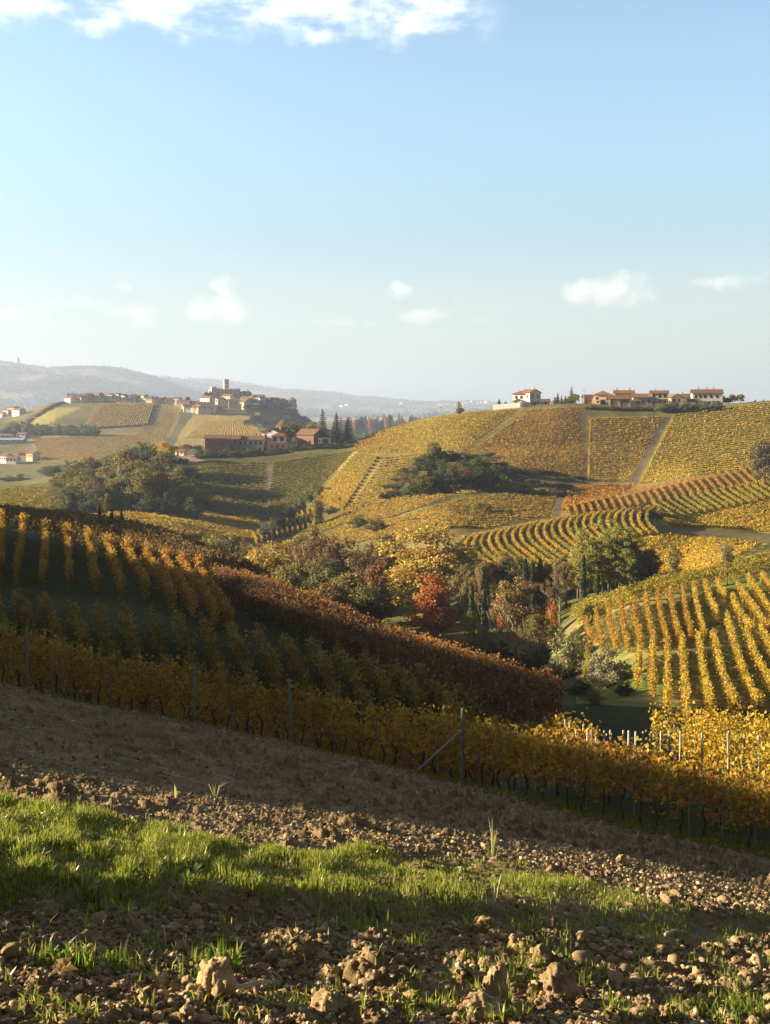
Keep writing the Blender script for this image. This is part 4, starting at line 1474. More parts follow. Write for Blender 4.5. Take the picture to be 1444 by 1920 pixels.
# --- yellow strip running down beside the pink house's vineyard, and little rows under it
SS = 'short bright rows stacked down the steep strip'
for k in range(16):
    t = k / 15
    a = np.array([664 - 72 * t, 852 + 84 * t]); b = np.array([706 - 62 * t, 858 + 96 * t])
    tt = np.linspace(0, 1, 8)[:, None]
    q = a * (1 - tt) + b * tt
    q[:, 1] += -np.sin(tt[:, 0] * 3.1) * 3
    P = seen(q[:, 0], q[:, 1] + 4, 330, 560)
    vine_row(P, 'short bright yellow row on the steep strip right of the pink house vineyard', SS, 0.1, 1.15, 0.42, 0.38, 64, YELLOW if t > 0.35 else GREENISH, vigor=0.14)
TINY = 'row ends fanned out at the foot of the strip'
for k in range(13):
    t = k / 12
    a = np.array([474 + 110 * t, 1002 - 50 * t]); b = a + np.array([8 + 6 * t, 14 + 16 * t])
    tt = np.linspace(0, 1, 6)[:, None]
    q = a * (1 - tt) + b * tt
    P = seen(q[:, 0], q[:, 1] + 4, 320, 480)
    vine_row(P, 'small pale yellow row fanned out on the green bank at the foot of the strip', TINY, 0.1, 1.5, 0.28, 0.3, 70, YELLOW, vigor=0.14)


# --- all the countless far rows: one object
def far_rows():
    vs, fs, cs = [], [], []
    off = 0

    def add(P, h0, h1, w, size, dens, pal, k, gaps=0.0):
        nonlocal off
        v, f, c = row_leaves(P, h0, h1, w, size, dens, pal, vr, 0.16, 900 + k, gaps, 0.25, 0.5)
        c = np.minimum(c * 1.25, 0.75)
        vs.append(v); fs.append(f + off); cs.append(c); off += len(v)
    # quad (TL, TR, BR, BL) in sight directions, distance range, number of rows, palette, leaf size, leaves per metre
    quads = [
        ([(655, 950), (715, 945), (735, 972), (620, 985)], (300, 450), 8, OCHRE, 0.38, 36, 0.75, 'h'),
        ([(650, 985), (735, 977), (790, 1000), (560, 1035)], (290, 420), 14, OCHRE, 0.4, 30, 0.62, 'h'),
        ([(590, 985), (650, 965), (640, 985), (520, 1030)], (300, 420), 10, GREENISH, 0.4, 30, 0.62, 'h'),
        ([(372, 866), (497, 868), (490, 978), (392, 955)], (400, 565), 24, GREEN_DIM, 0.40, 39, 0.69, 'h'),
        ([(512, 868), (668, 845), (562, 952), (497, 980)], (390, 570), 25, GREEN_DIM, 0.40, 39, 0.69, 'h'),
        ([(330, 872), (362, 868), (372, 930), (300, 905)], (420, 570), 12, GREENISH, 0.43, 30, 0.66, 'h'),
        ([(720, 792), (975, 768), (868, 850), (690, 850)], (420, 580), 22, OLIVEGOLD, 0.50, 30, 0.62, 'h'),
        ([(722, 858), (800, 850), (720, 935), (655, 955)], (340, 520), 18, OLIVEGOLD, 0.43, 33, 0.62, 'h'),
        ([(665, 828), (780, 790), (760, 850), (668, 850)], (480, 600), 9, BROWN, 0.50, 27, 0.62, 'h'),
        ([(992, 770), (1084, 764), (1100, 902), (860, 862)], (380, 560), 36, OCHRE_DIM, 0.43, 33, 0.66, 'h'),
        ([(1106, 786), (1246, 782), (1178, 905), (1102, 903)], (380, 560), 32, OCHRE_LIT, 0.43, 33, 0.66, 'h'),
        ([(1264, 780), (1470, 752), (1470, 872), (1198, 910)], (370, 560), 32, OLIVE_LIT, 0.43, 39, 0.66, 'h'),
        ([(712, 981), (1000, 975), (870, 1004), (745, 1004)], (280, 420), 7, OCHRE, 0.36, 39, 0.62, 'h'),
        ([(868, 939), (1046, 914), (1036, 974), (712, 978)], (285, 420), 20, OCHRE, 0.36, 39, 0.62, 'h'),
        ([(1068, 914), (1196, 909), (1140, 938), (1052, 962)], (290, 420), 12, ORANGE, 0.36, 39, 0.62, 'h'),
        ([(720, 918), (856, 930), (735, 972), (646, 985)], (310, 430), 14, OCHRE, 0.36, 33, 0.62, 'h'),
        ([(1235, 965), (1470, 925), (1470, 1000), (1250, 985)], (245, 380), 26, YELLOW, 0.32, 69, 0.66, 'h'),
        ([(1195, 1002), (1430, 1022), (1335, 1072), (1195, 1088)], (196, 290), 26, YELLOW, 0.30, 90, 0.74, 'h'),
        ([(0, 918), (120, 912), (330, 960), (0, 958)], (260, 520), 18, GREENISH, 0.40, 33, 0.62, 'h'),
        ([(200, 962), (488, 972), (480, 1012), (300, 1004)], (250, 450), 18, YELLOW, 0.36, 39, 0.62, 'h'),
        ([(890, 870), (1000, 905), (870, 930), (740, 905)], (340, 470), 14, OCHRE, 0.40, 27, 0.62, 'h'),
        ([(185, 757), (290, 757), (276, 800), (154, 808)], (1150, 1460), 26, OCHRE, 1.1, 8, 2.2, 'v'),
        ([(60, 822), (300, 814), (215, 866), (75, 865)], (900, 1260), 26, BROWN, 0.65, 9, 0.62, 'h'),
        ([(345, 822), (385, 788), (470, 784), (500, 826)], (1000, 1450), 26, YELLOW, 0.65, 9, 0.62, 'h'),
        ([(290, 762), (336, 760), (310, 828), (225, 858)], (950, 1450), 26, OCHRE, 0.65, 9, 0.62, 'h'),
    ]
    k = 0
    for quad, (y0, y1), n, pal, size, dens, h1, way in quads:
        q = np.array(quad, float)
        for j in range(n):
            t = (j + 0.5) / n
            if way == 'h':
                a = q[0] * (1 - t) + q[3] * t; b = q[1] * (1 - t) + q[2] * t
            else:
                a = q[0] * (1 - t) + q[1] * t; b = q[3] * (1 - t) + q[2] * t
            m = 16
            tt = np.linspace(0, 1, m)[:, None]
            p = a * (1 - tt) + b * tt
            P = seen(p[:, 0], p[:, 1], y0, y1, 160)
            # smooth the distance so that the row stays one clean line
            Yv = P[:, 1].copy()
            Yv = np.convolve(np.pad(Yv, 2, mode='edge'), np.ones(5) / 5, 'valid')
            X = (p[:, 0] - CX) / F * Yv
            P = np.stack([X, Yv, ground(X, Yv)], -1)
            sp = y0 / 400.0
            add(P, 0.3 * h1, h1, 0.38 if y0 < 600 else 0.8, size, dens, pal, k, 0.08)
            k += 1
    v = np.concatenate(vs)
    o = mesh_obj('distant_vine_rows', v, np.concatenate(fs), M_LEAF, colors=np.concatenate(cs))
    tag(o, kind='stuff')
    print('far rows leaves', len(v) // 4)


far_rows()
print('vine rows', ROW_N[0])
# ---------------------------------------------------------------- trees and shrubs
tr = np.random.default_rng(17)


def limb(p, d, L, r, depth, segs, tips, pieces, up=0.25, spread=0.8, kids=(3, 4), wob=0.25):
    pts = [np.array(p, float)]
    d = np.array(d, float); d /= np.linalg.norm(d)
    n = 5
    for i in range(n):
        d = d + tr.normal(size=3) * wob * 0.35 + np.array([0, 0, up * 0.25])
        d /= np.linalg.norm(d)
        pts.append(pts[-1] + d * L / n)
    rad = np.linspace(r, r * 0.5, n + 1)
    v, f, c = tube(pts, rad, 5 if depth > 1 else 4)
    pieces.append((v, f, c))
    if depth == 0:
        tips.append((pts[-1], d)); tips.append((pts[-3], d))
        return
    for k in range(int(tr.integers(kids[0], kids[1] + 1))):
        t = tr.uniform(0.35, 1.0)
        q = pts[min(n, int(t * n))]
        a = tr.normal(size=3); a -= d * (a @ d); a /= np.linalg.norm(a)
        nd = d * (1 - spread * 0.5) + a * spread
        limb(q, nd, L * tr.uniform(0.5, 0.72), r * 0.5, depth - 1, segs, tips, pieces, up, spread, kids, wob)


def clumps(centres, radii, n, size, squash=0.75, up=0.35):
    w = np.array(radii) ** 2
    idx = tr.choice(len(centres), n, p=w / w.sum())
    C = np.array(centres)[idx]
    R_ = np.array(radii)[idx]
    d = tr.normal(size=(n, 3)); d /= np.linalg.norm(d, axis=1, keepdims=True)
    q = (tr.random(n) ** 0.45)[:, None]
    off = d * q * R_[:, None] * np.array([1, 1, squash])
    v, f = leaves(C + off, np.full(n, size), tr, d, 0.8, up=up)
    cl = tr.uniform(0.74, 1.22, (len(centres), 1)) * tr.uniform(0.9, 1.1, (len(centres), 3))
    c = cl[idx] * tr.uniform(0.78, 1.2, (n, 1)) * tr.uniform(0.94, 1.06, (n, 3))
    return v, f, np.repeat(c, 4, 0)


NOM = 10.0


def proto(kind, seed):
    """(wood, crown) meshes of a tree ten metres tall"""
    global tr
    tr = np.random.default_rng(seed)
    tips, pieces, bark = [], [], M_BARK
    if kind == 'round' or kind == 'cherry' or kind == 'willow':
        base = 1.6 if kind != 'willow' else 1.0
        lean = tr.normal(size=2) * 0.3
        tp = [np.array([0, 0, -0.6]), np.array([0, 0, 0.6]), np.array([lean[0] * .4, lean[1] * .4, 2.2]), np.array([lean[0], lean[1], 4.8]), np.array([lean[0] * 1.4, lean[1] * 1.2, 7.5])]
        pieces.append(tube(tp, [0.30, 0.22, 0.18, 0.12, 0.05], 7))
        for k in range(11):
            a = k * 2.4 + tr.uniform(-.4, .4); h = base + 5.0 * (k / 11)
            sp = {'round': 1.0, 'cherry': 0.62, 'willow': 1.1}[kind]
            limb([lean[0] * h / 6, lean[1] * h / 6, h], [math.cos(a) * sp, math.sin(a) * sp, 0.75], 2.7 * (1.15 - 0.5 * k / 11), 0.085, 1, 5, tips, pieces, 0.35, 0.75)
        cs = [p for p, d in tips]
        # fill the crown's bulk
        for k in range(26):
            z = tr.uniform(0.14, 1.0)
            if kind == 'cherry':
                rr_ = 2.7 * math.sin(math.pi * min(1, z * 0.86 + 0.10)) ** 0.75
            else:
                rr_ = 3.6 * math.sin(math.pi * min(1, z * 0.80 + 0.14)) ** 0.8
            a = tr.uniform(0, 6.28); q = rr_ * tr.uniform(0.45, 0.92)
            cs.append(np.array([q * math.cos(a), q * math.sin(a), 0.7 + z * 8.2]))
        cs = [c for c in cs if c[2] < 9.7 and math.hypot(c[0], c[1]) < (3.1 if kind == 'cherry' else 4.2)]
        rad = [tr.uniform(0.55, 1.25) * (0.8 if kind == 'cherry' else 1.0) for _ in cs]
        crown = clumps(cs, rad, {'round': 5600, 'cherry': 5200, 'willow': 11000}[kind], {'round': 0.30, 'cherry': 0.25, 'willow': 0.24}[kind], 0.8, 0.35)
    elif kind == 'airy':
        bark = M_BARK
        for s in range(2):
            a0 = tr.uniform(0, 6.28); o = np.array([math.cos(a0), math.sin(a0), 0]) * 0.35 * s
            top = o + np.array([tr.normal() * .6, tr.normal() * .6, 8.6 - s * 1.6])
            m = o + (top - o) * 0.5 + np.array([tr.normal() * .25, tr.normal() * .25, 0])
            pts = [o + [0, 0, -.5], o + [0, 0, 1.5], m, top]
            pieces.append(tube(pts, [0.17, 0.14, 0.1, 0.04], 6))
            for k in range(11):
                t = 0.26 + 0.72 * k / 11
                p = (m + (top - m) * (t - .5) * 2) if t > .5 else (o + (m - o) * t * 2)
                a = tr.uniform(0, 6.28)
                limb(p, [math.cos(a), math.sin(a), 0.9], 1.5 * (1.2 - 0.5 * t), 0.05, 1, 5, tips, pieces, 0.1, 0.8)
        cs = [p for p, d in tips] + [np.array([tr.normal() * .9, tr.normal() * .9, tr.uniform(5, 9.7)]) for _ in range(10)]
        rad = [tr.uniform(0.28, 0.62) for _ in cs]
        crown = clumps(cs, rad, 5200, 0.19, 0.8, 0.4)
    elif kind in ('bare', 'twiggy'):
        bark = M_PALEBARK if kind == 'twiggy' or seed % 2 else M_BARK
        pts = [np.array([0, 0, -.5]), np.array([0.1, 0, 1.5]), np.array([-.1, .1, 3.4]), np.array([.2, 0, 5.6])]
        pieces.append(tube(pts, [0.2, 0.17, 0.13, 0.08], 6))
        for k in range(9 if kind == 'bare' else 13):
            a = k * 2.4 + tr.uniform(-.5, .5); h = 1.4 + 4.2 * k / 12
            limb([0, 0, h], [math.cos(a) * .75, math.sin(a) * .75, 0.9], 3.0 * (1.2 - 0.05 * k), 0.085, 2, 5, tips, pieces, 0.45, 0.65, (2, 3), 0.35)
        cs = [p for p, d in tips if p[2] > (4.4 if kind == 'bare' else 1.0)]
        rad = [tr.uniform(0.25, 0.7) for _ in cs]
        crown = clumps(cs, rad, 3600 if kind == 'bare' else 7500, 0.17, 0.8, 0.3)
    elif kind == 'ivy':
        pts = [np.array([0, 0, -.4]), np.array([.1, 0, 3]), np.array([-.1, .1, 6]), np.array([.1, 0, 9])]
        pieces.append(tube(pts, [0.2, 0.17, 0.12, 0.05], 6))
        n = 2600
        t = tr.random(n) ** 0.9
        a = tr.uniform(0, 6.28, n)
        rr_ = (0.75 * (1 - t) ** 0.5 + 0.18) * (0.6 + 0.8 * vnoise(t * 9, a * 0 + seed, 5)) * np.sqrt(tr.random(n))
        d = np.stack([np.cos(a), np.sin(a), 0 * a], -1)
        C = d * rr_[:, None] + np.stack([0 * t, 0 * t, 0.2 + t * 9.6], -1)
        v, f = leaves(C, np.full(n, 0.26), tr, d, 0.9)
        crown = (v, f, np.repeat(tr.uniform(0.7, 1.25, (n, 1)) * np.ones((1, 3)), 4, 0))
    elif kind == 'conifer':
        pieces.append(tube([[0, 0, -.4], [0, 0, 5], [0, 0, 9.8]], [0.24, 0.14, 0.03], 6))
        C, D = [], []
        tiers = 17
        for k in range(tiers):
            t = k / (tiers - 1)
            L = (2.4 * (1 - t) ** 0.85 + 0.15) * (1.0 if seed % 2 else 1.15)
            nb = 9 if t < .7 else 6
            for j in range(nb):
                a = 6.28 * j / nb + tr.uniform(-.3, .3)
                Lj = L * tr.uniform(0.7, 1.1)
                m = int(34 * (Lj / 2.4) + 6)
                q = tr.random(m) ** 0.7
                p = np.stack([np.cos(a) * q * Lj + tr.normal(size=m) * .12 * Lj * q, np.sin(a) * q * Lj + tr.normal(size=m) * .12 * Lj * q, 0.9 + t * 8.7 - q * Lj * 0.28 + tr.normal(size=m) * .07], -1)
                C.append(p)
        C = np.concatenate(C)
        v, f = leaves(C, np.full(len(C), 0.26), tr, None, up=0.8)
        crown = (v, f, np.repeat(tr.uniform(0.7, 1.25, (len(C), 1)) * np.ones((1, 3)), 4, 0))
    else:  # bush
        for k in range(7):
            a = k * 0.9
            limb([math.cos(a) * .3, math.sin(a) * .3, -.2], [math.cos(a) * .7, math.sin(a) * .7, 1.0], 4.6, 0.10, 1, 5, tips, pieces, 0.2, 0.8)
        cs = [p for p, d in tips]
        for k in range(24):
            z = tr.random(); a = tr.uniform(0, 6.28); q = 4.2 * math.sqrt(1 - z * z * 0.75) * tr.uniform(.3, .95)
            cs.append(np.array([q * math.cos(a), q * math.sin(a), 0.6 + z * 8.0]))
        rad = [tr.uniform(0.9, 1.7) for _ in cs]
        crown = clumps(cs, rad, 4200, 0.42, 0.85, 0.35)
    # bring to ten metres tall and ten metres wide at most
    v, f, c = crown
    zmax = v[:, 2].max()
    wmax = np.percentile(np.hypot(v[:, 0], v[:, 1]), 98)
    return pieces, (v, f, c), zmax, wmax, bark


PROTO = {}
SPECIES = {'round': ('broadleaf_tree', 'tree', 4), 'cherry': ('cherry_tree', 'tree', 1), 'willow': ('willow_tree', 'tree', 2), 'airy': ('slender_tree', 'tree', 3), 'bare': ('bare_tree', 'tree', 2),
           'twiggy': ('twiggy_tree', 'tree', 2), 'ivy': ('ivy_clad_tree', 'tree', 2), 'conifer': ('conifer_tree', 'tree', 2), 'bush': ('bush', 'bush', 4)}
SEEDS = {'round': 31, 'cherry': 52, 'willow': 63, 'airy': 74, 'bare': 85, 'twiggy': 96, 'ivy': 107, 'conifer': 118, 'bush': 129}
tpick = np.random.default_rng(23)


def tree(kind, u, Y, vtop, wpx, color, label, group=None, var=None, X=None, hmin=1.2, name=None):
    nm, cat, nvar = SPECIES[kind]
    k = int(tpick.integers(0, nvar)) if var is None else var % nvar
    X = (u - CX) / F * Y if X is None else X
    z0 = gz(X, Y)
    H = max((HOR - vtop) / F * Y - z0, hmin)
    Wd = wpx / F * Y
    key = (kind, k)
    new = key not in PROTO
    if new:
        pieces, (v, f, c), zmax, wmax, bark = proto(kind, SEEDS[kind] + k)
        root = empty(nm, (0, 0, 0))
        wv, wf = merge(pieces)
        wood = mesh_obj('trunk', wv, wf, bark, root, smooth_shade=True)
        crown = mesh_obj('crown', v, f, M_CROWN, root, c)
        PROTO[key] = (root, zmax, wmax)
    else:
        src, zmax, wmax = PROTO[key]
        root = src.copy(); COL.objects.link(root)
        root.name = nm
        for ch in src.children:
            cc = ch.copy(); COL.objects.link(cc); cc.parent = root
            if cc.name.startswith('crown'): crown = cc
    if name: root.name = name
    root.location = (X, Y, z0 - 0.05)
    root.rotation_euler = (0, 0, tpick.uniform(0, 6.28))
    root.scale = (Wd / 2 / wmax, Wd / 2 / wmax, H / zmax)
    j = tpick.uniform(0.88, 1.12)
    crown.color = (color[0] * j, color[1] * j, color[2] * j, 1)
    for p in ('group',):
        if p in root: del root[p]
    tag(root, label, cat, group)
    return root


C_OLIVE, C_GREEN, C_DARK, C_GOLD, C_BROWN, C_RED, C_YEL, C_GREY, C_ORANGE = ((0.24, 0.20, 0.045), (0.12, 0.14, 0.04), (0.05, 0.065, 0.028), (0.42, 0.29, 0.06), (0.24, 0.15, 0.055),
    (0.40, 0.10, 0.03), (0.46, 0.37, 0.05), (0.30, 0.28, 0.17), (0.45, 0.20, 0.04))

# the valley
tree('willow', 800, 196, 982, 190, (0.48, 0.35, 0.08), 'big round golden tree, the largest crown in the valley wood', None, 0)
tree('cherry', 812, 172, 1072, 92, (0.50, 0.19, 0.045), 'vivid orange-red tree at the edge of the russet vines', None, 0)
tree('bare', 590, 205, 978, 104, C_BROWN, 'tall forked tree with pale bare limbs and a brownish crown', None, 0)
tree('bare', 690, 200, 1008, 110, (0.246, 0.160, 0.072), 'thin bare-limbed brown tree between the forked tree and the golden crown', None, 1)
tree('round', 708, 186, 1044, 72, (0.30, 0.15, 0.06), 'small rusty-topped tree left of the big golden crown', None, 1)
tree('twiggy', 968, 150, 1080, 140, (0.30, 0.22, 0.075), 'wide leafless-looking twiggy tree with a pale trunk above the red bank', None, 0)
tree('twiggy', 1010, 142, 1148, 84, C_OLIVE, 'lower olive twiggy tree leaning on the wide twiggy tree', None, 1)
tree('round', 952, 162, 1092, 46, (0.377, 0.145, 0.043), 'small reddish tree top behind the wide twiggy tree', None, 2)
tree('bush', 884, 152, 1146, 60, (0.217, 0.210, 0.043), 'yellow-green bush right of the vivid orange-red tree', None, 0)
for i, (u, Y, vt, w) in enumerate([(522, 214, 1016, 92), (555, 208, 1036, 70), (492, 222, 1030, 64), (540, 190, 1062, 60), (610, 195, 1046, 70), (640, 212, 1006, 72), (655, 188, 1072, 76), (622, 180, 1092, 64), (728, 215, 1000, 54), (690, 178, 1096, 60)]):
    tree('round', u, Y, vt - 4, w * 1.4, [C_GOLD, C_OLIVE, C_GOLD, C_OLIVE, (0.17, 0.16, 0.045), C_BROWN, C_OLIVE, C_BROWN, C_OLIVE, (0.15, 0.14, 0.04)][i],
         ['golden tree at the left end of the valley wood', 'olive tree behind the golden one at the left of the valley wood', 'small golden tree at the far left tip of the valley wood', 'olive tree low beside the russet row tops',
          'olive-green tree below the forked bare-limbed tree', 'russet-brown tree right of the forked bare-limbed tree', 'olive tree in the middle of the valley wood, left half', 'brown tree close above the russet bank',
          'olive tree peering over the big golden crown from the left', 'dark olive tree below the small rusty-topped one'][i], None, i)
WOOD = 'dark undergrowth along the valley bottom'
for i in range(46):
    u = 490 + 560 * (i + tpick.uniform(0, 1)) / 46
    Y = np.interp(u, [500, 722, 1030], [172, 150, 128]) + tpick.uniform(-8, 22)
    vb = HOR - F * gz((u - CX) / F * Y, Y) / Y
    tree('bush', u, Y, vb - tpick.uniform(24, 50), tpick.uniform(44, 70), [C_DARK, C_GREEN, C_OLIVE, (0.16, 0.12, 0.05)][i % 4], 'dark bush in the shady undergrowth of the valley bottom', WOOD)
for i in range(30):
    u = 480 + 740 * (i + tpick.uniform(0, 1)) / 30
    Y = np.interp(u, [480, 722, 870, 1200], [225, 232, 212, 192]) + tpick.uniform(-10, 6)
    vb = HOR - F * gz((u - CX) / F * Y, Y) / Y
    tree(['bush', 'round', 'round', 'twiggy'][i % 4], u, Y, vb - tpick.uniform(50, 86), tpick.uniform(54, 84), [C_OLIVE, C_BROWN, C_GOLD, C_GREEN][i % 4], 'small mixed tree filling the back of the valley wood', 'small trees at the back of the valley wood')
for (u, Y, vt, w, lab) in [(985, 176, 1046, 17, 'dark ivy column, leftmost of three spires above the twiggy tree'), (999, 178, 1052, 16, 'dark ivy column, middle of three spires above the twiggy tree'), (1013, 176, 1046, 18, 'dark ivy column, rightmost of three spires above the twiggy tree'),
                          (1036, 178, 1066, 14, 'short ivy column right of the three spires'), (1218, 188, 1062, 17, 'lone dark ivy spire in front of the lower yellow field'), (1094, 170, 1040, 16, 'ivy-clad trunk at the left of the slender green trees'), (884, 176, 1090, 16, 'leaning ivy-clad trunk behind the orange-red tree'),
                          (908, 174, 1104, 17, 'green ivy-clad trunk left of the twiggy tree'), (1120, 172, 1072, 17, 'ivy-clad trunk under the slender green trees')]:
    tree('ivy', u, Y, vt, w, C_DARK if u > 950 and u < 1090 or u > 1200 else (0.080, 0.109, 0.036), lab)
for i, (u, Y, vt, w) in enumerate([(1084, 186, 1000, 56), (1106, 190, 984, 60), (1132, 186, 978, 62), (1156, 190, 980, 62), (1180, 186, 990, 54), (1062, 182, 1022, 50), (1120, 178, 1010, 50), (1146, 178, 1004, 52), (1170, 176, 1022, 50), (1096, 176, 1030, 46)]):
    tree('airy', u, Y, vt - 8, w * 1.15, [(0.367, 0.331, 0.065), (0.389, 0.342, 0.071), (0.313, 0.319, 0.065), (0.270, 0.274, 0.054), (0.238, 0.251, 0.054), (0.346, 0.285, 0.076), (0.292, 0.296, 0.060), (0.324, 0.308, 0.060), (0.216, 0.239, 0.054), (0.302, 0.274, 0.065)][i],
         ['yellow-green slender tree, second from the left in the tall feathery group', 'slender feathery tree left of the tallest in the group', 'tallest slender feathery tree of the group', 'slender tree just right of the tallest feathery tree',
          'slender tree at the right edge of the tall feathery group', 'brownish slender tree at the left end of the tall feathery group', 'lower slender tree in front of the tallest feathery tree', 'second lower slender tree in front, right of the first',
          'darkest slender tree low at the right front of the feathery group', 'lower slender tree at the left front of the feathery group'][i], None, i)
for (u, Y, vt, w, col, lab) in [(1050, 168, 1052, 66, (0.25, 0.18, 0.085), 'brown leafless tree right beside the ivy spires'), (872, 184, 1056, 66, (0.27, 0.21, 0.09), 'grey leafless tree behind the orange-red tree'), (905, 182, 1052, 60, (0.30, 0.21, 0.08), 'brown leafless tree under the curved rows')]:
    tree('twiggy', u, Y, vt, w, col, lab)
tree('bush', 1035, 146, 1118, 40, C_ORANGE, 'little orange bush in the dark gap beside the twiggy tree')
for (u, Y, vt, w, col, lab) in [(1062, 120, 1176, 88, (0.304, 0.290, 0.131), 'pale silvery willow bush at the left foot of the green slope'), (1142, 104, 1210, 100, (0.246, 0.217, 0.131), 'big greyish tan bush at the foot of the green slope'),
                                (1103, 112, 1204, 26, (0.348, 0.290, 0.051), 'narrow yellow bush between the silvery and the tan bush'), (1112, 84, 1296, 50, (0.290, 0.225, 0.058), 'solitary round bush with a sunlit golden top on the dark meadow'),
                                (1090, 128, 1178, 54, (0.203, 0.174, 0.051), 'olive bush behind the narrow yellow bush'), (1170, 96, 1272, 44, C_DARK, 'dark low bush right under the tan bush'), (1090, 100, 1272, 60, C_DARK, 'dark spreading bush left under the tan bush'),
                                (642, 140, 1122, 30, C_GREY, 'small pale bush just above the russet row tops'), (1042, 110, 1232, 40, C_GREEN, 'green bush at the very end of the red bank')]:
    tree('bush', u, Y, vt, w, col, lab)
for (u, Y, vt, w, col, lab) in [(430, 235, 1000, 96, (0.290, 0.239, 0.072), 'pale olive bush beyond the left plateau'), (338, 225, 982, 60, (0.217, 0.131, 0.058), 'brown round bush beyond the left plateau'), (470, 228, 1022, 60, C_OLIVE, 'olive bush right of the pale one beyond the plateau'),
                                (560, 330, 930, 0, C_OLIVE, ''), (905, 312, 940, 48, (0.290, 0.246, 0.058), 'yellow-olive tree standing alone in the dark field above the curved rows'), (1214, 288, 958, 44, (0.217, 0.145, 0.087), 'purple-brown bush where the curved rows meet the yellow field'),
                                (1434, 352, 822, 56, (0.189, 0.145, 0.072), 'brown-green trees cut by the right edge above the stripes'), (1268, 198, 1014, 36, (0.290, 0.232, 0.072), 'thin airy tree before the lower yellow field')]:
    if lab:
        tree('airy' if 'airy' in lab else ('round' if Y > 300 else 'bush'), u, Y, vt, w, col, lab)
tree('bare', 1364, 150, 1008, 30, C_GREY, 'slim bare tree with a white trunk on the brow of the right slope', None, 1)
tree('bush', 672, 338, 962, 44, C_GREEN, 'dark green bush below the dirt track on the middle hill')
tree('bush', 706, 320, 966, 50, C_OLIVE, 'olive bush at the lower end of the dirt track')
for (u, vt, w, c, lab) in [(1200, 948, 60, (0.2, 0.15, 0.07), 'purple-brown bush at the right end of the curved rows, left of its twin'), (1234, 956, 56, (0.24, 0.17, 0.07), 'rusty bush at the start of the brown track'), (1250, 972, 40, C_OLIVE, 'small olive bush on the bank of the brown track')]:
    tree('bush', u, 284, vt, w, c, lab)
# hedge along the steep strip
for i in range(7):
    t = i / 6
    tree('bush', 596 - 100 * t, 430 - 80 * t, 905 + 76 * t, 30, (0.145, 0.152, 0.065), 'grey-green bush of the hedge down the steep strip', 'hedge bushes down the steep strip')
for i, (u, v, w) in enumerate([(640, 935, 34), (618, 948, 40), (596, 905, 26)]):
    tree('bush', u, 400 - 15 * i, v, w, C_OLIVE, ['small bush at the lower end of the stacked rows', 'spreading bush under the stacked rows', 'bush at the left edge of the stacked rows'][i])

# the copse on the middle hill
COPSE = 'trees of the copse on the middle hill'
prof = [(735, 900), (770, 880), (800, 852), (830, 846), (860, 856), (890, 850), (925, 852), (960, 864), (1000, 878), (1040, 890), (1085, 898)]
tree('round', 814, 402, 826, 44, (0.217, 0.189, 0.051), 'tallest tree of the copse, lit olive top', None, 0)
for i in range(46):
    t = (i + tpick.uniform(0, 1)) / 46
    u = 728 + 362 * t
    row = i % 3
    Y = 368 + 18 * row + tpick.uniform(-6, 6)
    vt = np.interp(u, [p[0] for p in prof], [p[1] for p in prof]) + (26, 12, 0)[row] + tpick.uniform(-4, 8)
    tree(['round', 'bush', 'round', 'twiggy'][i % 4] if row else 'bush', u, Y, vt + (-6 if u < 930 else 4), tpick.uniform(44, 64) * (1.0 if u < 930 else 0.66), [C_DARK, C_GREEN, C_OLIVE, C_DARK, C_BROWN, C_DARK, C_GREEN][i % 7], 'dark tree standing close among the copse on the middle hill', COPSE)

# the wood left of the farm
WOODL = 'trees of the olive wood below the farm'
prof = [(105, 905), (130, 874), (160, 860), (190, 866), (215, 850), (245, 836), (280, 838), (330, 866), (370, 905)]
for i in range(54):
    t = (i + tpick.uniform(0, 1)) / 54
    u = 112 + 262 * t
    row = i % 4
    Y = 385 + 32 * row + tpick.uniform(-8, 8)
    vt = np.interp(u, [p[0] for p in prof], [p[1] for p in prof]) + (48, 30, 14, 0)[row] * (0.5 if u > 320 else 1) + tpick.uniform(-5, 8)
    tree('round' if i % 5 else 'bush', u, Y, vt - 8, tpick.uniform(54, 82), [C_OLIVE, C_GREEN, C_OLIVE, (0.246, 0.217, 0.058), C_GREEN, (0.275, 0.217, 0.065)][i % 6], 'olive tree among those crowding the wood below the farm', WOODL)
for i in range(16):
    u = 122 + 250 * (i + tpick.uniform(0, 1)) / 16
    tree('bush', u, 374 + tpick.uniform(-6, 6), np.interp(u, [120, 200, 300, 372], [918, 922, 926, 930]) + tpick.uniform(-8, 8), tpick.uniform(36, 56), [C_GREEN, C_OLIVE, C_DARK][i % 3], 'bush of the leafy fringe along the foot of the olive wood', 'fringe of bushes at the foot of the olive wood')
for i in range(9):
    u = 372 + 116 * (i + tpick.uniform(0, 1)) / 9
    tree('bush', u, 236 + tpick.uniform(-12, 16), 1000 + (u - 372) * 0.14 + tpick.uniform(-10, 12), tpick.uniform(50, 80), [C_OLIVE, (0.3, 0.25, 0.08), C_BROWN][i % 3], 'pale olive bush in the thicket beyond the left plateau', 'thicket beyond the left plateau')
tree('round', 308, 520, 826, 44, (0.580, 0.450, 0.058), 'bright yellow tree at the top of the olive wood', None, 2)
tree('bush', 1105 - 1000, 600, 872, 60, C_GREEN, 'green tree clump at the left of the olive wood')
tree('bush', 30, 620, 888, 70, C_GREEN, 'dark green bush by the left edge below the white farm')
for i in range(8):
    tree('bush', 90 + 30 * i + tpick.uniform(-8, 8), 830, 868 + tpick.uniform(-8, 6), 44, [C_GREEN, C_OLIVE, C_DARK][i % 3], 'hedge tree in the dip behind the olive wood', 'hedge trees in the dip behind the olive wood')

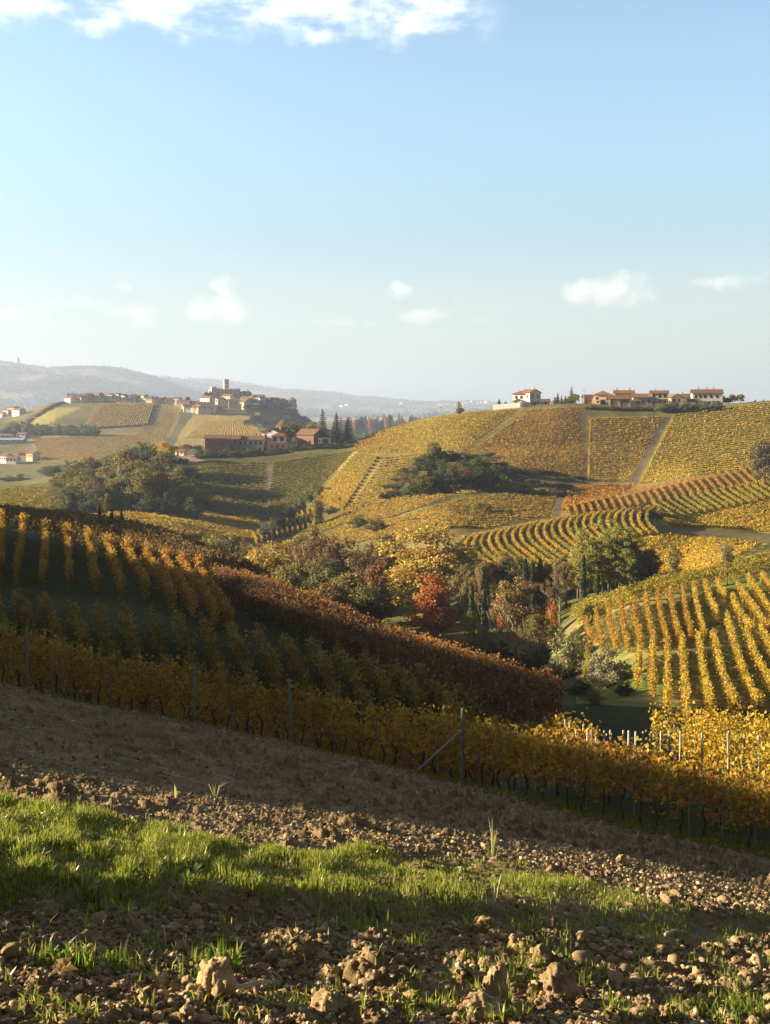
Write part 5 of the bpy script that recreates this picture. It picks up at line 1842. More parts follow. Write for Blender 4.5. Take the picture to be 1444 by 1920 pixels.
# round the pink house
for (u, vt, w, lab, v_) in [(605, 766, 32, 'tall pointed spruce right of the brick house, leftmost of three conifers', 0), (631, 773, 34, 'broad dark cedar between two other conifers', 1), (652, 786, 34, 'dense dark fir, rightmost of the three conifers', 0)]:
    tree('conifer', u, 548, vt, w, (0.072, 0.090, 0.043) if v_ == 0 else (0.035, 0.045, 0.03), lab, None, v_)
for (u, vt, w, c, lab) in [(528, 786, 22, C_GOLD, 'golden tree rising behind the pink house'), (548, 790, 30, C_OLIVE, 'olive tree right behind the pink house'), (560, 794, 26, (0.290, 0.217, 0.058), 'ochre tree between the pink and the brick house'), (583, 790, 26, C_GOLD, 'pale gold tree behind the brick house')]:
    tree('round', u, 572, vt, w, c, lab)
for i in range(40):
    u = 366 + 306 * (i + tpick.uniform(0, 1)) / 40
    tree('bush', u, 530 + (i % 2) * 6, 843 + tpick.uniform(-3, 9) - (5 if 490 < u < 560 else 0), tpick.uniform(22, 38), [C_DARK, C_DARK, C_GREEN, C_BROWN, C_DARK][i % 5], 'scrubby bush on the bank under the farm', 'scrub on the bank under the farm')
for (u, vt, w, lab) in [(330, 836, 30, 'brown tree by the white shed left of the brick barn'), (350, 832, 40, 'leafless brown tree left of the brick barn'), (372, 834, 26, 'olive tree hard by the brick barn')]:
    tree('twiggy', u, 556, vt, w, C_BROWN, lab)

# hill top on the right
HED = 'hedge bushes below the hilltop houses'
for i in range(17):
    u = 1238 + 110 * i / 16
    tree('bush', u, 498, 751 + tpick.uniform(-2, 6), tpick.uniform(18, 28), [(0.232, 0.217, 0.116), (0.160, 0.167, 0.072), (0.275, 0.246, 0.131)][i % 3], 'grey-green bush of the hedge below the white hilltop house', HED)
for i in range(16):
    u = 1100 + 135 * i / 15
    tree('bush', u, 502, 760 + tpick.uniform(-4, 5), tpick.uniform(16, 26), [C_OLIVE, C_BROWN, (0.217, 0.174, 0.072)][i % 3], 'low scrub bush below the tiled portico', 'scrub below the tiled portico')
for (u, vt, w, c, kind, lab) in [(1262, 748, 20, C_YEL, 'bush', 'round yellow-green tree left of the hilltop hedge'), (1168, 764, 12, (0.319, 0.319, 0.043), 'bush', 'bright green round bush below the portico'), (1350, 740, 26, C_DARK, 'round', 'dark tree right of the white hilltop house'), (1362, 745, 20, C_DARK, 'round', 'second dark tree right of the white hilltop house'),
                                 (1374, 738, 16, C_BROWN, 'round', 'reddish brown tree between the dark ones and the gold one on the hilltop'), (1388, 738, 18, (0.290, 0.232, 0.058), 'round', 'small gold-topped tree at the right end of the hilltop'),
                                 (1046, 735, 11, C_DARK, 'conifer', 'small conifer left on the hill crest between the house groups'), (1053, 740, 9, C_DARK, 'conifer', 'second small conifer on the hill crest'), (1060, 741, 9, C_GREEN, 'conifer', 'third small conifer on the hill crest'),
                                 (1072, 724, 15, (0.072, 0.087, 0.043), 'conifer', 'tallest ragged conifer on the hill crest'), (1080, 738, 18, C_YEL, 'round', 'yellow tree beside the ragged conifer'), (1066, 742, 30, C_OLIVE, 'bush', 'olive thicket around the hill-crest conifers'), (1042, 744, 18, C_OLIVE, 'bush', 'olive bush at the left of the hill-crest thicket'),
                                 (936, 748, 8, C_GREEN, 'round', 'tiny tree on the skyline left of the white villa'), (948, 752, 12, C_GREEN, 'bush', 'small bush on the skyline left of the white villa'), (862, 752, 16, C_BROWN, 'bush', 'rust-brown bush on the shoulder of the yellow hill'), (1416, 749, 5, C_DARK, 'bush', 'dot of a bush on the skyline at far right'), (1432, 750, 5, C_DARK, 'bush', 'last dot of a bush on the skyline at the right edge')]:
    tree(kind, u, 532, vt, w, c, lab)
for i in range(9):
    tree('bush', 690 + i * 9, 560 - i, 822 - i * 3 + tpick.uniform(-3, 3), 14, [C_BROWN, C_OLIVE][i % 2], 'rusty scrub bush along the lower left flank of the yellow hill', 'scrub on the flank of the yellow hill')

# castle hill
for i in range(84):
    u = 462 + 128 * (i + tpick.uniform(0, 1)) / 84
    Y = 1415 - 190 * tpick.random() ** 1.2
    vb = HOR - F * gz((u - CX) / F * Y, Y) / Y
    if vb > 802:
        continue
    tree('round', u, Y, vb - tpick.uniform(9, 15), tpick.uniform(13, 22), [C_DARK, C_GREEN, C_DARK, C_DARK][i % 4], 'dark tree in the wood on the right flank of the castle hill', 'wood on the right flank of the castle hill')
tree('round', 548, 1405, 744, 18, C_OLIVE, 'pale olive tree on the skyline right of the castle')
for i in range(26):
    t = (i + tpick.uniform(0, 1)) / 26
    u = 50 + 80 * t
    tree('bush', u, 1260 + 120 * t, np.interp(t, [0, 1], [794, 758]) + tpick.uniform(-4, 4), 24, [C_GREEN, C_DARK, C_OLIVE][i % 3], 'tree of the hedge climbing the left end of the castle hill', 'hedge climbing the left end of the castle hill')
for i in range(26):
    u = 10 + 170 * (i + tpick.uniform(0, 1)) / 26
    tree('bush', u, 1190 - u * 0.2, np.interp(u, [0, 60, 180], [786, 794, 798]) + tpick.uniform(-4, 5), 28, [C_GREEN, C_DARK, C_OLIVE][i % 3], 'hedgerow tree between plots on the lower castle hill', 'hedgerow trees on the lower castle hill')
for i in range(16):
    u = 130 + 350 * (i + tpick.uniform(0, 1)) / 16
    tree('round', u, 1412, 748 + tpick.uniform(-5, 3) - (4 if 380 < u < 400 else 0), 11, [C_DARK, C_GREEN][i % 2], 'small garden tree among the castle village houses', 'garden trees in the castle village')
for (u, vt, w, lab) in [(388, 734, 12, 'dark round tree left of the castle'), (394, 732, 10, 'second dark tree hugging the left of the castle'), (128, 736, 6, 'pointed dark tree over the white village houses'), (424, 762, 7, 'dark little tree against the white terrace wall')]:
    tree('round', u, 1400, vt, w, C_DARK, lab)
# dark wood far down the middle valley
for i in range(74):
    u = 636 + 236 * (i + tpick.uniform(0, 1)) / 74
    Y = 1750 + tpick.uniform(-60, 200)
    vb = np.interp(u, [636, 722, 800, 872], [822, 812, 796, 782])
    tree('conifer' if i % 3 else 'round', u, Y, np.interp(u, [636, 700, 760, 830, 872], [778, 774, 777, 776, 778]) + tpick.uniform(-3, 14), tpick.uniform(9, 15), [C_DARK, (0.04, 0.055, 0.035), C_DARK, C_BROWN][i % 4] if i % 9 else C_ORANGE, 'tree of the dark blue-green wood far down the valley', 'dark wood far down the valley')


def far_wood():
    """tree masses on the blue hills, too many and too far to count"""
    r = np.random.default_rng(77)
    n = 26000
    u = r.uniform(-60, 1000, n); Y = np.where(r.random(n) < 0.55, r.uniform(4900, 7000, n), r.uniform(7000, 10500, n))
    Yr1 = pchip([p[0] for p in LINES[-3]], [p[1] for p in LINES[-3]], u)
    Yr2 = pchip([p[0] for p in LINES[-2]], [p[1] for p in LINES[-2]], u)
    q = r.random(n)
    Y = np.where(q < 0.16, Yr1 - r.uniform(0, 60, n), np.where(q < 0.32, Yr2 - r.uniform(0, 60, n), Y))
    P = on_ground(u, Y)
    k = (fbm(P[:, 0] / 260, P[:, 1] / 260, 4, 44) < 0.5) | (q < 0.32)
    P = P[k]
    n = len(P)
    h = r.uniform(8, 20, n)
    P[:, 2] += h * 0.45
    C = np.repeat(P, 7, 0) + r.normal(size=(n * 7, 3)) * np.repeat(h, 7)[:, None] * np.array([0.5, 0.5, 0.27])
    v, f = leaves(C, np.full(len(C), 11.0), r)
    c = np.array((0.072, 0.094, 0.051)) * r.uniform(0.7, 1.3, (n, 1)) * np.where(r.random(n) < 0.15, 2.0, 1.0)[:, None]
    o = mesh_obj('far_woods', v, f, M_CROWN, colors=np.repeat(c, 28, 0))
    tag(o, kind='stuff')


far_wood()
# ---------------------------------------------------------------- buildings
M_PLASTER = rough_material('plaster', (0.86, 0.86, 0.86), (1.0, 1.0, 1.0), 0.6, 0.9, 0.1, tint=True)
M_BRICK = None
def brick_material():
    m, t, out = mat('old_brick')
    tc = t.n('ShaderNodeTexCoord')
    br = t.n('ShaderNodeTexBrick')
    br.inputs['Scale'].default_value = 1.6
    br.inputs['Color1'].default_value = (0.25, 0.13, 0.09, 1)
    br.inputs['Color2'].default_value = (0.2, 0.11, 0.075, 1)
    br.inputs['Mortar'].default_value = (0.28, 0.22, 0.18, 1)
    mp = t.n('ShaderNodeMapping'); mp.inputs['Rotation'].default_value = (R(90), 0, 0)
    t.link(tc.outputs['Object'], mp.inputs[0]); t.link(mp.outputs[0], br.inputs['Vector'])
    oi = t.n('ShaderNodeObjectInfo')
    c = t.mix(1.0, br.outputs['Color'], t.mix(t.noise(tc.outputs['Object'], 0.7, 5), g(0.75), g(1.2)), 'MULTIPLY')
    c = t.mix(1.0, c, oi.outputs['Color'], 'MULTIPLY')
    b = principled(t, c, 0.9, 0.1)
    t.link(b.outputs[0], out.inputs['Surface'])
    return m


M_BRICK = brick_material()


def roof_material():
    m, t, out = mat('roof_tiles')
    tc = t.n('ShaderNodeTexCoord')
    w = t.n('ShaderNodeTexWave', wave_type='BANDS', bands_direction='X')
    w.inputs['Scale'].default_value = 1.6
    w.inputs['Distortion'].default_value = 0.6
    t.link(tc.outputs['Object'], w.inputs['Vector'])
    c = t.mix(t.noise(tc.outputs['Object'], 1.4, 5, 0.65), (0.17, 0.085, 0.055, 1), (0.30, 0.165, 0.11, 1))
    c = t.mix(0.25, c, w.outputs['Color'], 'MULTIPLY')
    oi = t.n('ShaderNodeObjectInfo')
    c = t.mix(1.0, c, oi.outputs['Color'], 'MULTIPLY')
    b = principled(t, c, 0.85, 0.15)
    t.link(b.outputs[0], out.inputs['Surface'])
    return m


M_ROOF = roof_material()
M_STONEWALL = rough_material('castle_stone', (0.40, 0.36, 0.31), (0.54, 0.49, 0.43), 0.35, 0.95, 0.05, bump=0.3, bscale=3, tint=True)
M_PANE = rough_material('window_glass', (0.015, 0.018, 0.02), (0.03, 0.03, 0.03), 2, 0.25, 0.5)
M_SHUTTER = rough_material('shutter_wood', (0.10, 0.06, 0.035), (0.15, 0.09, 0.05), 6, 0.7, 0.2)
M_METAL = rough_material('shed_metal', (0.36, 0.38, 0.40), (0.46, 0.47, 0.48), 1, 0.6, 0.4, tint=True)


def box(x0, x1, y0, y1, z0, z1):
    v = np.array([[x0, y0, z0], [x1, y0, z0], [x1, y1, z0], [x0, y1, z0], [x0, y0, z1], [x1, y0, z1], [x1, y1, z1], [x0, y1, z1]], float)
    f = np.array([[0, 3, 2, 1], [4, 5, 6, 7], [0, 1, 5, 4], [1, 2, 6, 5], [2, 3, 7, 6], [3, 0, 4, 7]])
    return v, f, np.zeros((0, 3), int)


def slab(p, th):
    """a plate of thickness th under the quad p"""
    p = np.array(p, float)
    n = np.cross(p[1] - p[0], p[3] - p[0]); n /= np.linalg.norm(n)
    v = np.concatenate([p, p - n * th])
    f = np.array([[0, 1, 2, 3], [7, 6, 5, 4], [0, 4, 5, 1], [1, 5, 6, 2], [2, 6, 7, 3], [3, 7, 4, 0]])
    return v, f, np.zeros((0, 3), int)


def roof_pieces(w, d, h, rh, kind, ov=0.5, th=0.22):
    x, y = w / 2 + ov, d / 2 + ov
    if kind == 'gable':                     # ridge along x
        e = h - rh * ov / (d / 2)
        return [slab([[-x, -y, e], [x, -y, e], [x, -0.001, h + rh], [-x, -0.001, h + rh]], th), slab([[x, y, e], [-x, y, e], [-x, 0.001, h + rh], [x, 0.001, h + rh]], th)]
    if kind == 'cross':                     # ridge along y
        e = h - rh * ov / (w / 2)
        return [slab([[x, -y, e], [x, y, e], [0.001, y, h + rh], [0.001, -y, h + rh]], th), slab([[-x, y, e], [-x, -y, e], [-0.001, -y, h + rh], [-0.001, y, h + rh]], th)]
    if kind == 'shed':
        return [slab([[-x, -y, h - 0.1], [x, -y, h - 0.1], [x, y, h + rh], [-x, y, h + rh]], th)]
    if kind == 'hip':
        k = max(w - d, 0.2) / 2
        v = np.array([[-x, -y, h - .1], [x, -y, h - .1], [x, y, h - .1], [-x, y, h - .1], [-k, 0, h + rh], [k, 0, h + rh],
                      [-x, -y, h - .1 - th], [x, -y, h - .1 - th], [x, y, h - .1 - th], [-x, y, h - .1 - th]], float)
        f4 = np.array([[0, 1, 5, 4], [2, 3, 4, 5], [0, 6, 7, 1], [1, 7, 8, 2], [2, 8, 9, 3], [3, 9, 6, 0], [9, 8, 7, 6]])
        f3 = np.array([[1, 2, 5], [3, 0, 4]])
        return [(v, f4, f3)]
    return []


def wall_piece(w, d, h, rh, kind, sink=2.5):
    x, y = w / 2, d / 2
    v = [[-x, -y, -sink], [x, -y, -sink], [x, y, -sink], [-x, y, -sink], [-x, -y, h], [x, -y, h], [x, y, h], [-x, y, h]]
    f4 = [[0, 1, 5, 4], [1, 2, 6, 5], [2, 3, 7, 6], [3, 0, 4, 7]]
    f3 = []
    r = rh - 0.12
    if kind == 'gable':
        v += [[-x, 0, h + r], [x, 0, h + r]]; f3 = [[5, 6, 9], [7, 4, 8]]
    elif kind == 'cross':
        v += [[0, -y, h + r], [0, y, h + r]]; f3 = [[4, 5, 8], [6, 7, 9]]
    elif kind == 'shed':
        v[6][2] = h + r; v[7][2] = h + r
    else:
        f4.append([4, 5, 6, 7])
    return np.array(v, float), np.array(f4), np.array(f3, int).reshape(-1, 3)


def house(name, label, u, Y, w, d, h, rh, wall, roof='gable', rz=0.0, roofc=(1, 1, 1), wins=(), doors=(), chimney=(), group=None, wallm=None, zoff=0.0, cat='house', win_size=(0.95, 1.3), balcony=None, plain=False):
    X = (u - CX) / F * Y
    root = empty(name, (X, Y, gz(X, Y) + zoff), rz)
    tag(root, label, cat, group)
    v, f4, f3 = wall_piece(w, d, h, rh, roof)
    o = mesh_obj('wall', v, [f4, f3], wallm or M_PLASTER, root)
    o.color = (*wall, 1)
    pcs = roof_pieces(w, d, h, rh, roof)
    if pcs:
        v, fs = merge(pcs)
        r = mesh_obj('roof', v, fs, M_ROOF, root)
        r.color = (*roofc, 1)
        for (cx_, cy_) in chimney:
            v, f, t = box(cx_ - .3, cx_ + .3, cy_ - .3, cy_ + .3, h + rh * 0.3, h + rh + 0.9)
            c = mesh_obj('chimney', v, [f, t], M_PLASTER, r); c.color = (0.6, 0.45, 0.36, 1)
    # openings: (side, along, height of sill)
    for (side, a, zb, *wh) in wins:
        ww, hh = wh if wh else win_size
        fr = [box(-ww / 2 - .08, ww / 2 + .08, -0.07, 0.05, -0.08, 0.0), box(-ww / 2 - .08, -ww / 2, -0.05, 0.05, 0.0, hh), box(ww / 2, ww / 2 + .08, -0.05, 0.05, 0.0, hh), box(-ww / 2 - .08, ww / 2 + .08, -0.06, 0.05, hh, hh + .08)]
        v, fs = merge(fr)
        wd = mesh_obj('window', v, fs, M_SHUTTER, root)
        v, f, t = box(-ww / 2, ww / 2, -0.03, 0.04, 0.0, hh)
        mesh_obj('pane', v, [f, t], M_PANE, wd)
        if side == 'f': wd.location = (a, -d / 2, zb)
        elif side == 'l': wd.location = (-w / 2, a, zb); wd.rotation_euler = (0, 0, -R(90))
        elif side == 'r': wd.location = (w / 2, a, zb); wd.rotation_euler = (0, 0, R(90))
    for (side, a, ww, hh) in doors:
        v, f, t = box(-ww / 2, ww / 2, -0.06, 0.05, -0.3, hh)
        wd = mesh_obj('door', v, [f, t], M_SHUTTER, root)
        if side == 'f': wd.location = (a, -d / 2, 0)
        elif side == 'l': wd.location = (-w / 2, a, 0); wd.rotation_euler = (0, 0, -R(90))
        elif side == 'r': wd.location = (w / 2, a, 0); wd.rotation_euler = (0, 0, R(90))
    if balcony:
        x0, x1, zb = balcony
        pcs = [box(x0, x1, -d / 2 - 1.2, -d / 2 + 0.02, zb - 0.18, zb), box(x0, x1, -d / 2 - 1.2, -d / 2 - 1.12, zb + 0.85, zb + 0.95)]
        for k in np.linspace(x0 + .05, x1 - .05, int((x1 - x0) / 0.4) + 2):
            pcs.append(box(k - .03, k + .03, -d / 2 - 1.19, -d / 2 - 1.13, zb, zb + 0.85))
        v, fs = merge(pcs)
        mesh_obj('balcony', v, fs, M_SHUTTER, root)
    return root


WHITE, CREAM, PINK, TAN, GREYW, BRICKC, YELLW = (0.78, 0.74, 0.68), (0.70, 0.58, 0.42), (0.66, 0.38, 0.30), (0.55, 0.43, 0.32), (0.5, 0.48, 0.45), (1, 1, 1), (0.74, 0.56, 0.30)
f2 = lambda xs, zs: [('f', x, z) for x in xs for z in zs]
# farm below the castle hill
house('brick_barn', 'long windowless brick barn at the left end of the farm', 410, 548, 11.2, 8, 7.0, 1.5, BRICKC, 'gable', R(-3), (0.9, 0.9, 0.9), [('f', -2.5, 4.2, 1.6, 0.5), ('f', 2.2, 4.2, 1.6, 0.5)], [('f', 3.4, 2.0, 2.6)], wallm=M_BRICK, cat='barn')
house('brick_barn', 'narrow brick barn with a lean-to roof in the middle of the farm row', 441, 547, 5.4, 8, 6.6, 1.6, (1.1, 1.05, 1), 'gable', R(-3), (1, 1, 1), [('f', 0.5, 5.0), ('f', -1, 2.4)], [('f', -0.8, 1.2, 2.2)], wallm=M_BRICK, cat='barn')
house('farmhouse', 'low farmhouse with a pale upper gallery between the brick barns and the pink house', 472, 548, 12.4, 8, 6.3, 1.6, (0.62, 0.56, 0.48), 'gable', R(-3), (1.05, 1, 1), f2((-4.6, -2.4, 0.2, 2.6, 4.8), (3.9,)) + f2((-3, 1.5, 4.5), (1.0,)), [('f', 0, 1.2, 2.1)], balcony=(-6.1, 2, 3.3), chimney=[(2, 1)])
house('farmhouse', 'three-storey house with a white gable and tiled roof behind the pink annex', 513, 553, 8.2, 9, 9.0, 1.9, WHITE, 'cross', R(-16), (1, 1, 1), f2((-2.2, 2.0), (3.4, 6.4)) + [('l', -2, 6.4), ('l', 2, 6.4), ('l', 0, 3.4), ('f', 0, 8.9, 0.7, 0.8)], [('l', 2.4, 1.1, 2.1)], balcony=(-3.6, 3.8, 6.0), chimney=[(2.4, 2.5)])
house('pink_house', 'pink annex with three small square windows and a verandah roof', 522, 545, 9.2, 5, 3.9, 0.3, PINK, 'flat', R(-4), (1, 1, 1), [('f', -2.6, 1.5, 0.9, 1.0), ('f', 0, 1.5, 0.9, 1.0), ('f', 2.6, 1.5, 0.9, 1.0)], [('r', 0, 1.0, 2.1)])
house('verandah', 'tiled verandah room standing on top of the pink annex', 524, 546, 6.4, 4, 2.8, 1.3, (0.66, 0.6, 0.52), 'hip', R(-4), (1.05, 1, 1), [('f', -1.8, 0.3, 1.6, 2.0), ('f', 1.4, 0.3, 1.6, 2.0)], [], zoff=4.0 - gz((524 - CX) / F * 546, 546) + gz((522 - CX) / F * 545, 545), cat='verandah')
house('brick_house', 'brick house with a gabled tiled roof right of the pink house', 583, 548, 9.6, 9, 5.4, 2.5, (1.05, 1, .98), 'gable', R(-32), (1, 1, 1), f2((-2.8, 0, 2.8), (1.2,)) + [('l', -2, 1.2), ('l', 2, 1.2), ('l', 0, 4.6)], [('f', 1.4, 1.1, 2.1)], wallm=M_BRICK)
house('garage', 'low white garage with a dark door beside the brick house', 609, 545, 5.6, 5, 2.7, 0.3, WHITE, 'flat', R(-3), (1, 1, 1), [('f', -2.1, 1.0, .6, .6)], [('f', 0.6, 2.8, 2.2)], cat='garage')
house('shed', 'small white shed on the bare bank left of the brick barns', 340, 550, 4.4, 3.5, 2.4, 0.8, WHITE, 'shed', R(-20), (1, 1, 1), [('f', 1.1, 1.0, .7, .7)], [('f', -0.8, 1.0, 1.9)], cat='shed')

# white villa on the yellow hill
house('white_villa', 'main block of the white villa with a low gable facing right and small windows', 994, 548, 6.6, 7.5, 6.6, 1.5, WHITE, 'cross', R(-38 + 70), (1, 1, 1), [('f', -1.6, 1.0), ('f', 1.6, 1.0), ('f', -1.6, 3.9, 1, 1.8), ('f', 1.6, 3.9)] + [('l', -2, 3.9), ('l', 2, 3.9)], [('f', 0, 1, 2.1)], chimney=[(1.2, -1)], cat='villa')
house('white_villa', 'left wing of the white villa, lit by the sun, with two chimneys', 977, 550, 6.0, 6.5, 6.4, 1.3, WHITE, 'hip', R(-24), (1.15, 1, .95), [('f', -1.2, 4.0), ('f', 1.2, 4.0), ('l', -1.5, 4.0), ('l', 1.5, 1.0)], [('f', 0.9, 1.0, 2.1)], chimney=[(-1.6, .6), (1.2, .8)], cat='villa wing')
house('white_porch', 'small white gabled porch in front of the villa', 972, 544, 4.2, 4, 2.7, 1.0, WHITE, 'cross', R(-18), (1.05, 1, 1), [('f', 1.2, .9, .6, .9)], [('f', -0.2, 1.3, 2.0)], cat='porch')
house('outbuilding', 'low red-roofed outbuilding peeping over the crest right of the white villa', 1016, 560, 7, 5, 2.6, 1.2, TAN, 'gable', 0, (1.1, 1, 1), [('f', 1.5, 1)], [('f', -1.5, 1, 2)], cat='outbuilding')


def wall_run(name, label, pts, h, th, color, Y=None, m=None, cap=None):
    """free-standing wall along (u, Y) points"""
    P = np.array([[(u - CX) / F * y, y] for u, y in pts])
    n = 14
    t = np.linspace(0, len(P) - 1, n)
    Q = np.stack([np.interp(t, np.arange(len(P)), P[:, i]) for i in (0, 1)], -1)
    z = ground(Q[:, 0], Q[:, 1])
    tg = np.gradient(Q, axis=0); tg /= np.linalg.norm(tg, axis=1, keepdims=True)
    nr = np.stack([-tg[:, 1], tg[:, 0]], -1) * th / 2
    ring = []
    for s, zz in ((1, -1.0), (-1, -1.0), (-1, h), (1, h)):
        ring.append(np.concatenate([Q + nr * s, (z + zz)[:, None]], -1))
    v = np.stack(ring, 1).reshape(-1, 3)
    f = []
    for i in range(n - 1):
        for k in range(4):
            a, b = i * 4 + k, i * 4 + (k + 1) % 4
            f.append([a, b, b + 4, a + 4])
    f += [[3, 2, 1, 0], [n * 4 - 4, n * 4 - 3, n * 4 - 2, n * 4 - 1]]
    org = v.mean(0)
    o = mesh_obj(name, v - org, np.array(f), m or M_PLASTER)
    o.location = org
    o.color = (*color, 1)
    return tag(o, label, 'wall')


wall_run('retaining_wall', 'white retaining wall under the white villa', [(925, 532), (980, 528), (986, 533)], 2.2, 0.4, (0.85, 0.82, 0.76))
wall_run('garden_wall', 'short white wall below the balcony house on the hilltop', [(1228, 512), (1250, 512)], 1.6, 0.3, (0.8, 0.77, 0.7))
wall_run('terrace_wall', 'long white terrace wall below the castle village', [(378, 1360), (420, 1362), (452, 1366)], 4.0, 0.8, (0.8, 0.77, 0.7))
wall_run('terrace_wall', 'short white wall left of the long terrace wall', [(345, 1366), (372, 1362)], 3.5, 0.8, (0.8, 0.75, 0.68))

# hilltop hamlet on the right
house('yellow_villa', 'yellow villa with a hipped terracotta roof at the left end of the hilltop houses', 1131, 524, 7.4, 7, 4.6, 1.7, YELLW, 'hip', R(-14), (1.25, 1.1, 1), f2((-2.4, 2.2), (2.0,)) + [('l', 0, 2)], [('f', 0.2, 1.8, 2.3)], cat='villa')
house('yellow_wing', 'flat-roofed cream wing at the foot of the yellow villa', 1118, 520, 3.6, 4, 1.9, 0.3, YELLW, 'flat', R(-14), (1, 1, 1), [('f', 0.8, .7, .7, .7)], [], cat='villa wing')


def portico():
    u, Y = 1162, 514
    X = (u - CX) / F * Y
    root = empty('portico', (X, Y, gz(X, Y)), R(-8))
    tag(root, 'open tiled portico on square pillars in front of the hilltop houses', 'portico')
    v, fs = merge(roof_pieces(9.0, 6, 3.4, 1.7, 'gable'))
    o = mesh_obj('roof', v, fs, M_ROOF, root); o.color = (1, .9, .9, 1)
    for x in (-4.3, -0.2, 4.2):
        for y in (-2.8, 2.8):
            v, f, t = box(x - .35, x + .35, y - .3, y + .3, -1.5, 3.3)
            p = mesh_obj('pillar', v, [f, t], M_PLASTER, root); p.color = (0.62, 0.46, 0.3, 1)
    v, f, t = box(-4.2, 4.2, 2.6, 2.75, -1.5, 3.3)
    p = mesh_obj('back_wall', v, [f, t], M_PLASTER, root); p.color = (0.3, 0.24, 0.2, 1)


portico()
house('farmhouse', 'cream house rising behind the tiled portico', 1170, 530, 8.6, 7, 6.0, 1.4, CREAM, 'gable', R(-8), (1, 1, 1), f2((-2.5, 0, 2.5), (4.0,)), [], chimney=[(-3, 0.5), (2.5, .5)])
house('barn', 'grey-tan barn with an arched dark opening right of the portico', 1204, 522, 8.2, 7, 4.0, 1.6, TAN, 'gable', R(-8), (1, 1, 1), [('f', 2.6, 1.4), ('f', 0.2, 1.4)], [('f', -2.2, 1.8, 2.4)], cat='barn')
house('balcony_house', 'tan two-storey house with a long balcony and a low tiled roof', 1236, 521, 7.6, 7, 6.0, 1.2, CREAM, 'gable', R(-12), (1, 1, 1), f2((-2.4, 0.2, 2.4), (4.0, 1.0)) + [('r', 0, 4), ('r', 0, 1)], [('f', -1.1, 1, 2.1)], balcony=(-3.9, 3.9, 3.2), chimney=[(-1.5, .6)])
house('farmhouse', 'small brick-toned house right of the balcony house', 1264, 530, 5.4, 6, 4.4, 1.5, TAN, 'cross', R(10), (1, 1, 1), [('f', -1.2, 2.2), ('f', 1.2, 2.2)], [('f', 0, 1, 2)])
house('farmhouse', 'long low brown house behind the hedge', 1288, 534, 9.0, 6, 4.4, 1.5, TAN, 'gable', R(-6), (0.95, .95, .95), f2((-3, 0, 3), (2.2,)), [('f', 1.5, 1, 2)], chimney=[(-2, 0)])
house('white_house', 'long white house with a dark tiled roof at the right end of the hilltop', 1325, 524, 13.0, 8, 5.8, 1.7, (0.82, 0.8, 0.76), 'gable', R(-10), (0.85, .8, .8), f2((-5, -3, -1, 1.6, 4.2), (3.6,)) + f2((-4, 2.5, 4.6), (0.9,)), [('f', -1.0, 1.2, 2.1), ('f', 0.8, 1.6, 2.1)], chimney=[(3, .6), (0, .5), (-3.5, .6)])
house('lean_to', 'little white lean-to at the left foot of the long white house', 1303, 518, 4.0, 4, 2.2, 1.0, (0.82, 0.8, 0.76), 'gable', R(-10), (.9, .85, .8), [('f', 0.8, .8, .7, .8)], [], cat='lean-to')
house('outbuilding', 'dark red shed left of the utility pole on the crest', 1102, 530, 4.0, 4, 3.2, 1.0, (0.4, 0.2, 0.15), 'gable', 0, (.8, .8, .8), [('f', 0.9, 1, .8, .8)], [('f', -0.7, 1.2, 2)], cat='outbuilding')


def pole(u, Y, h, label, r=0.13):
    X = (u - CX) / F * Y
    root = empty('utility_pole', (X, Y, gz(X, Y)))
    tag(root, label, 'pole')
    v, f, c = tube([[0, 0, -.5], [0, 0, h * .5], [0, 0, h]], [r * 1.2, r, r * .8], 8)
    mesh_obj('pole', v, [f, c], M_POST, root)
    v, f, t = box(-.7, .7, -.06, .06, h - .7, h - .55)
    mesh_obj('crossarm', v, [f, t], M_POST, root)


pole(1095, 526, 6.6, 'pale utility pole on the crest left of the yellow villa')
pole(826, 570, 5.0, 'thin utility pole on the shoulder of the yellow hill')
pole(716, 1500, 18, 'pale pole in the dark wood far down the valley', 0.6)


def far_house(u, Y, w, d, h, rh, wall, label, group, kind='gable', rz=0.0, roofc=(1, 1, 1), vb=None, wins=2, wallm=None, cat='house', name='village_house'):
    if vb is not None:
        Y = float(seen([u], [vb], Y * 0.86, Y * 1.06)[0, 1])
    X = (u - CX) / F * Y
    root = empty(name, (X, Y, gz(X, Y) if vb is None else max(gz(X, Y), (HOR - vb - 0.5) / F * Y)), rz)
    tag(root, label, cat, group)
    v, f4, f3 = wall_piece(w, d, h, rh, kind, 4)
    o = mesh_obj('wall', v, [f4, f3], wallm or M_PLASTER, root); o.color = (*wall, 1)
    v, fs = merge(roof_pieces(w, d, h, rh, kind, 0.5, 0.3))
    r = mesh_obj('roof', v, fs, M_ROOF, root); r.color = (*roofc, 1)
    for i in range(wins):
        v, f, t = box(-.6, .6, -.08, .05, 0, 1.5)
        o = mesh_obj('window', v, [f, t], M_PANE, root)
        o.location = (w * ((i + .5) / wins - .5), -d / 2, h * 0.55)
    return root


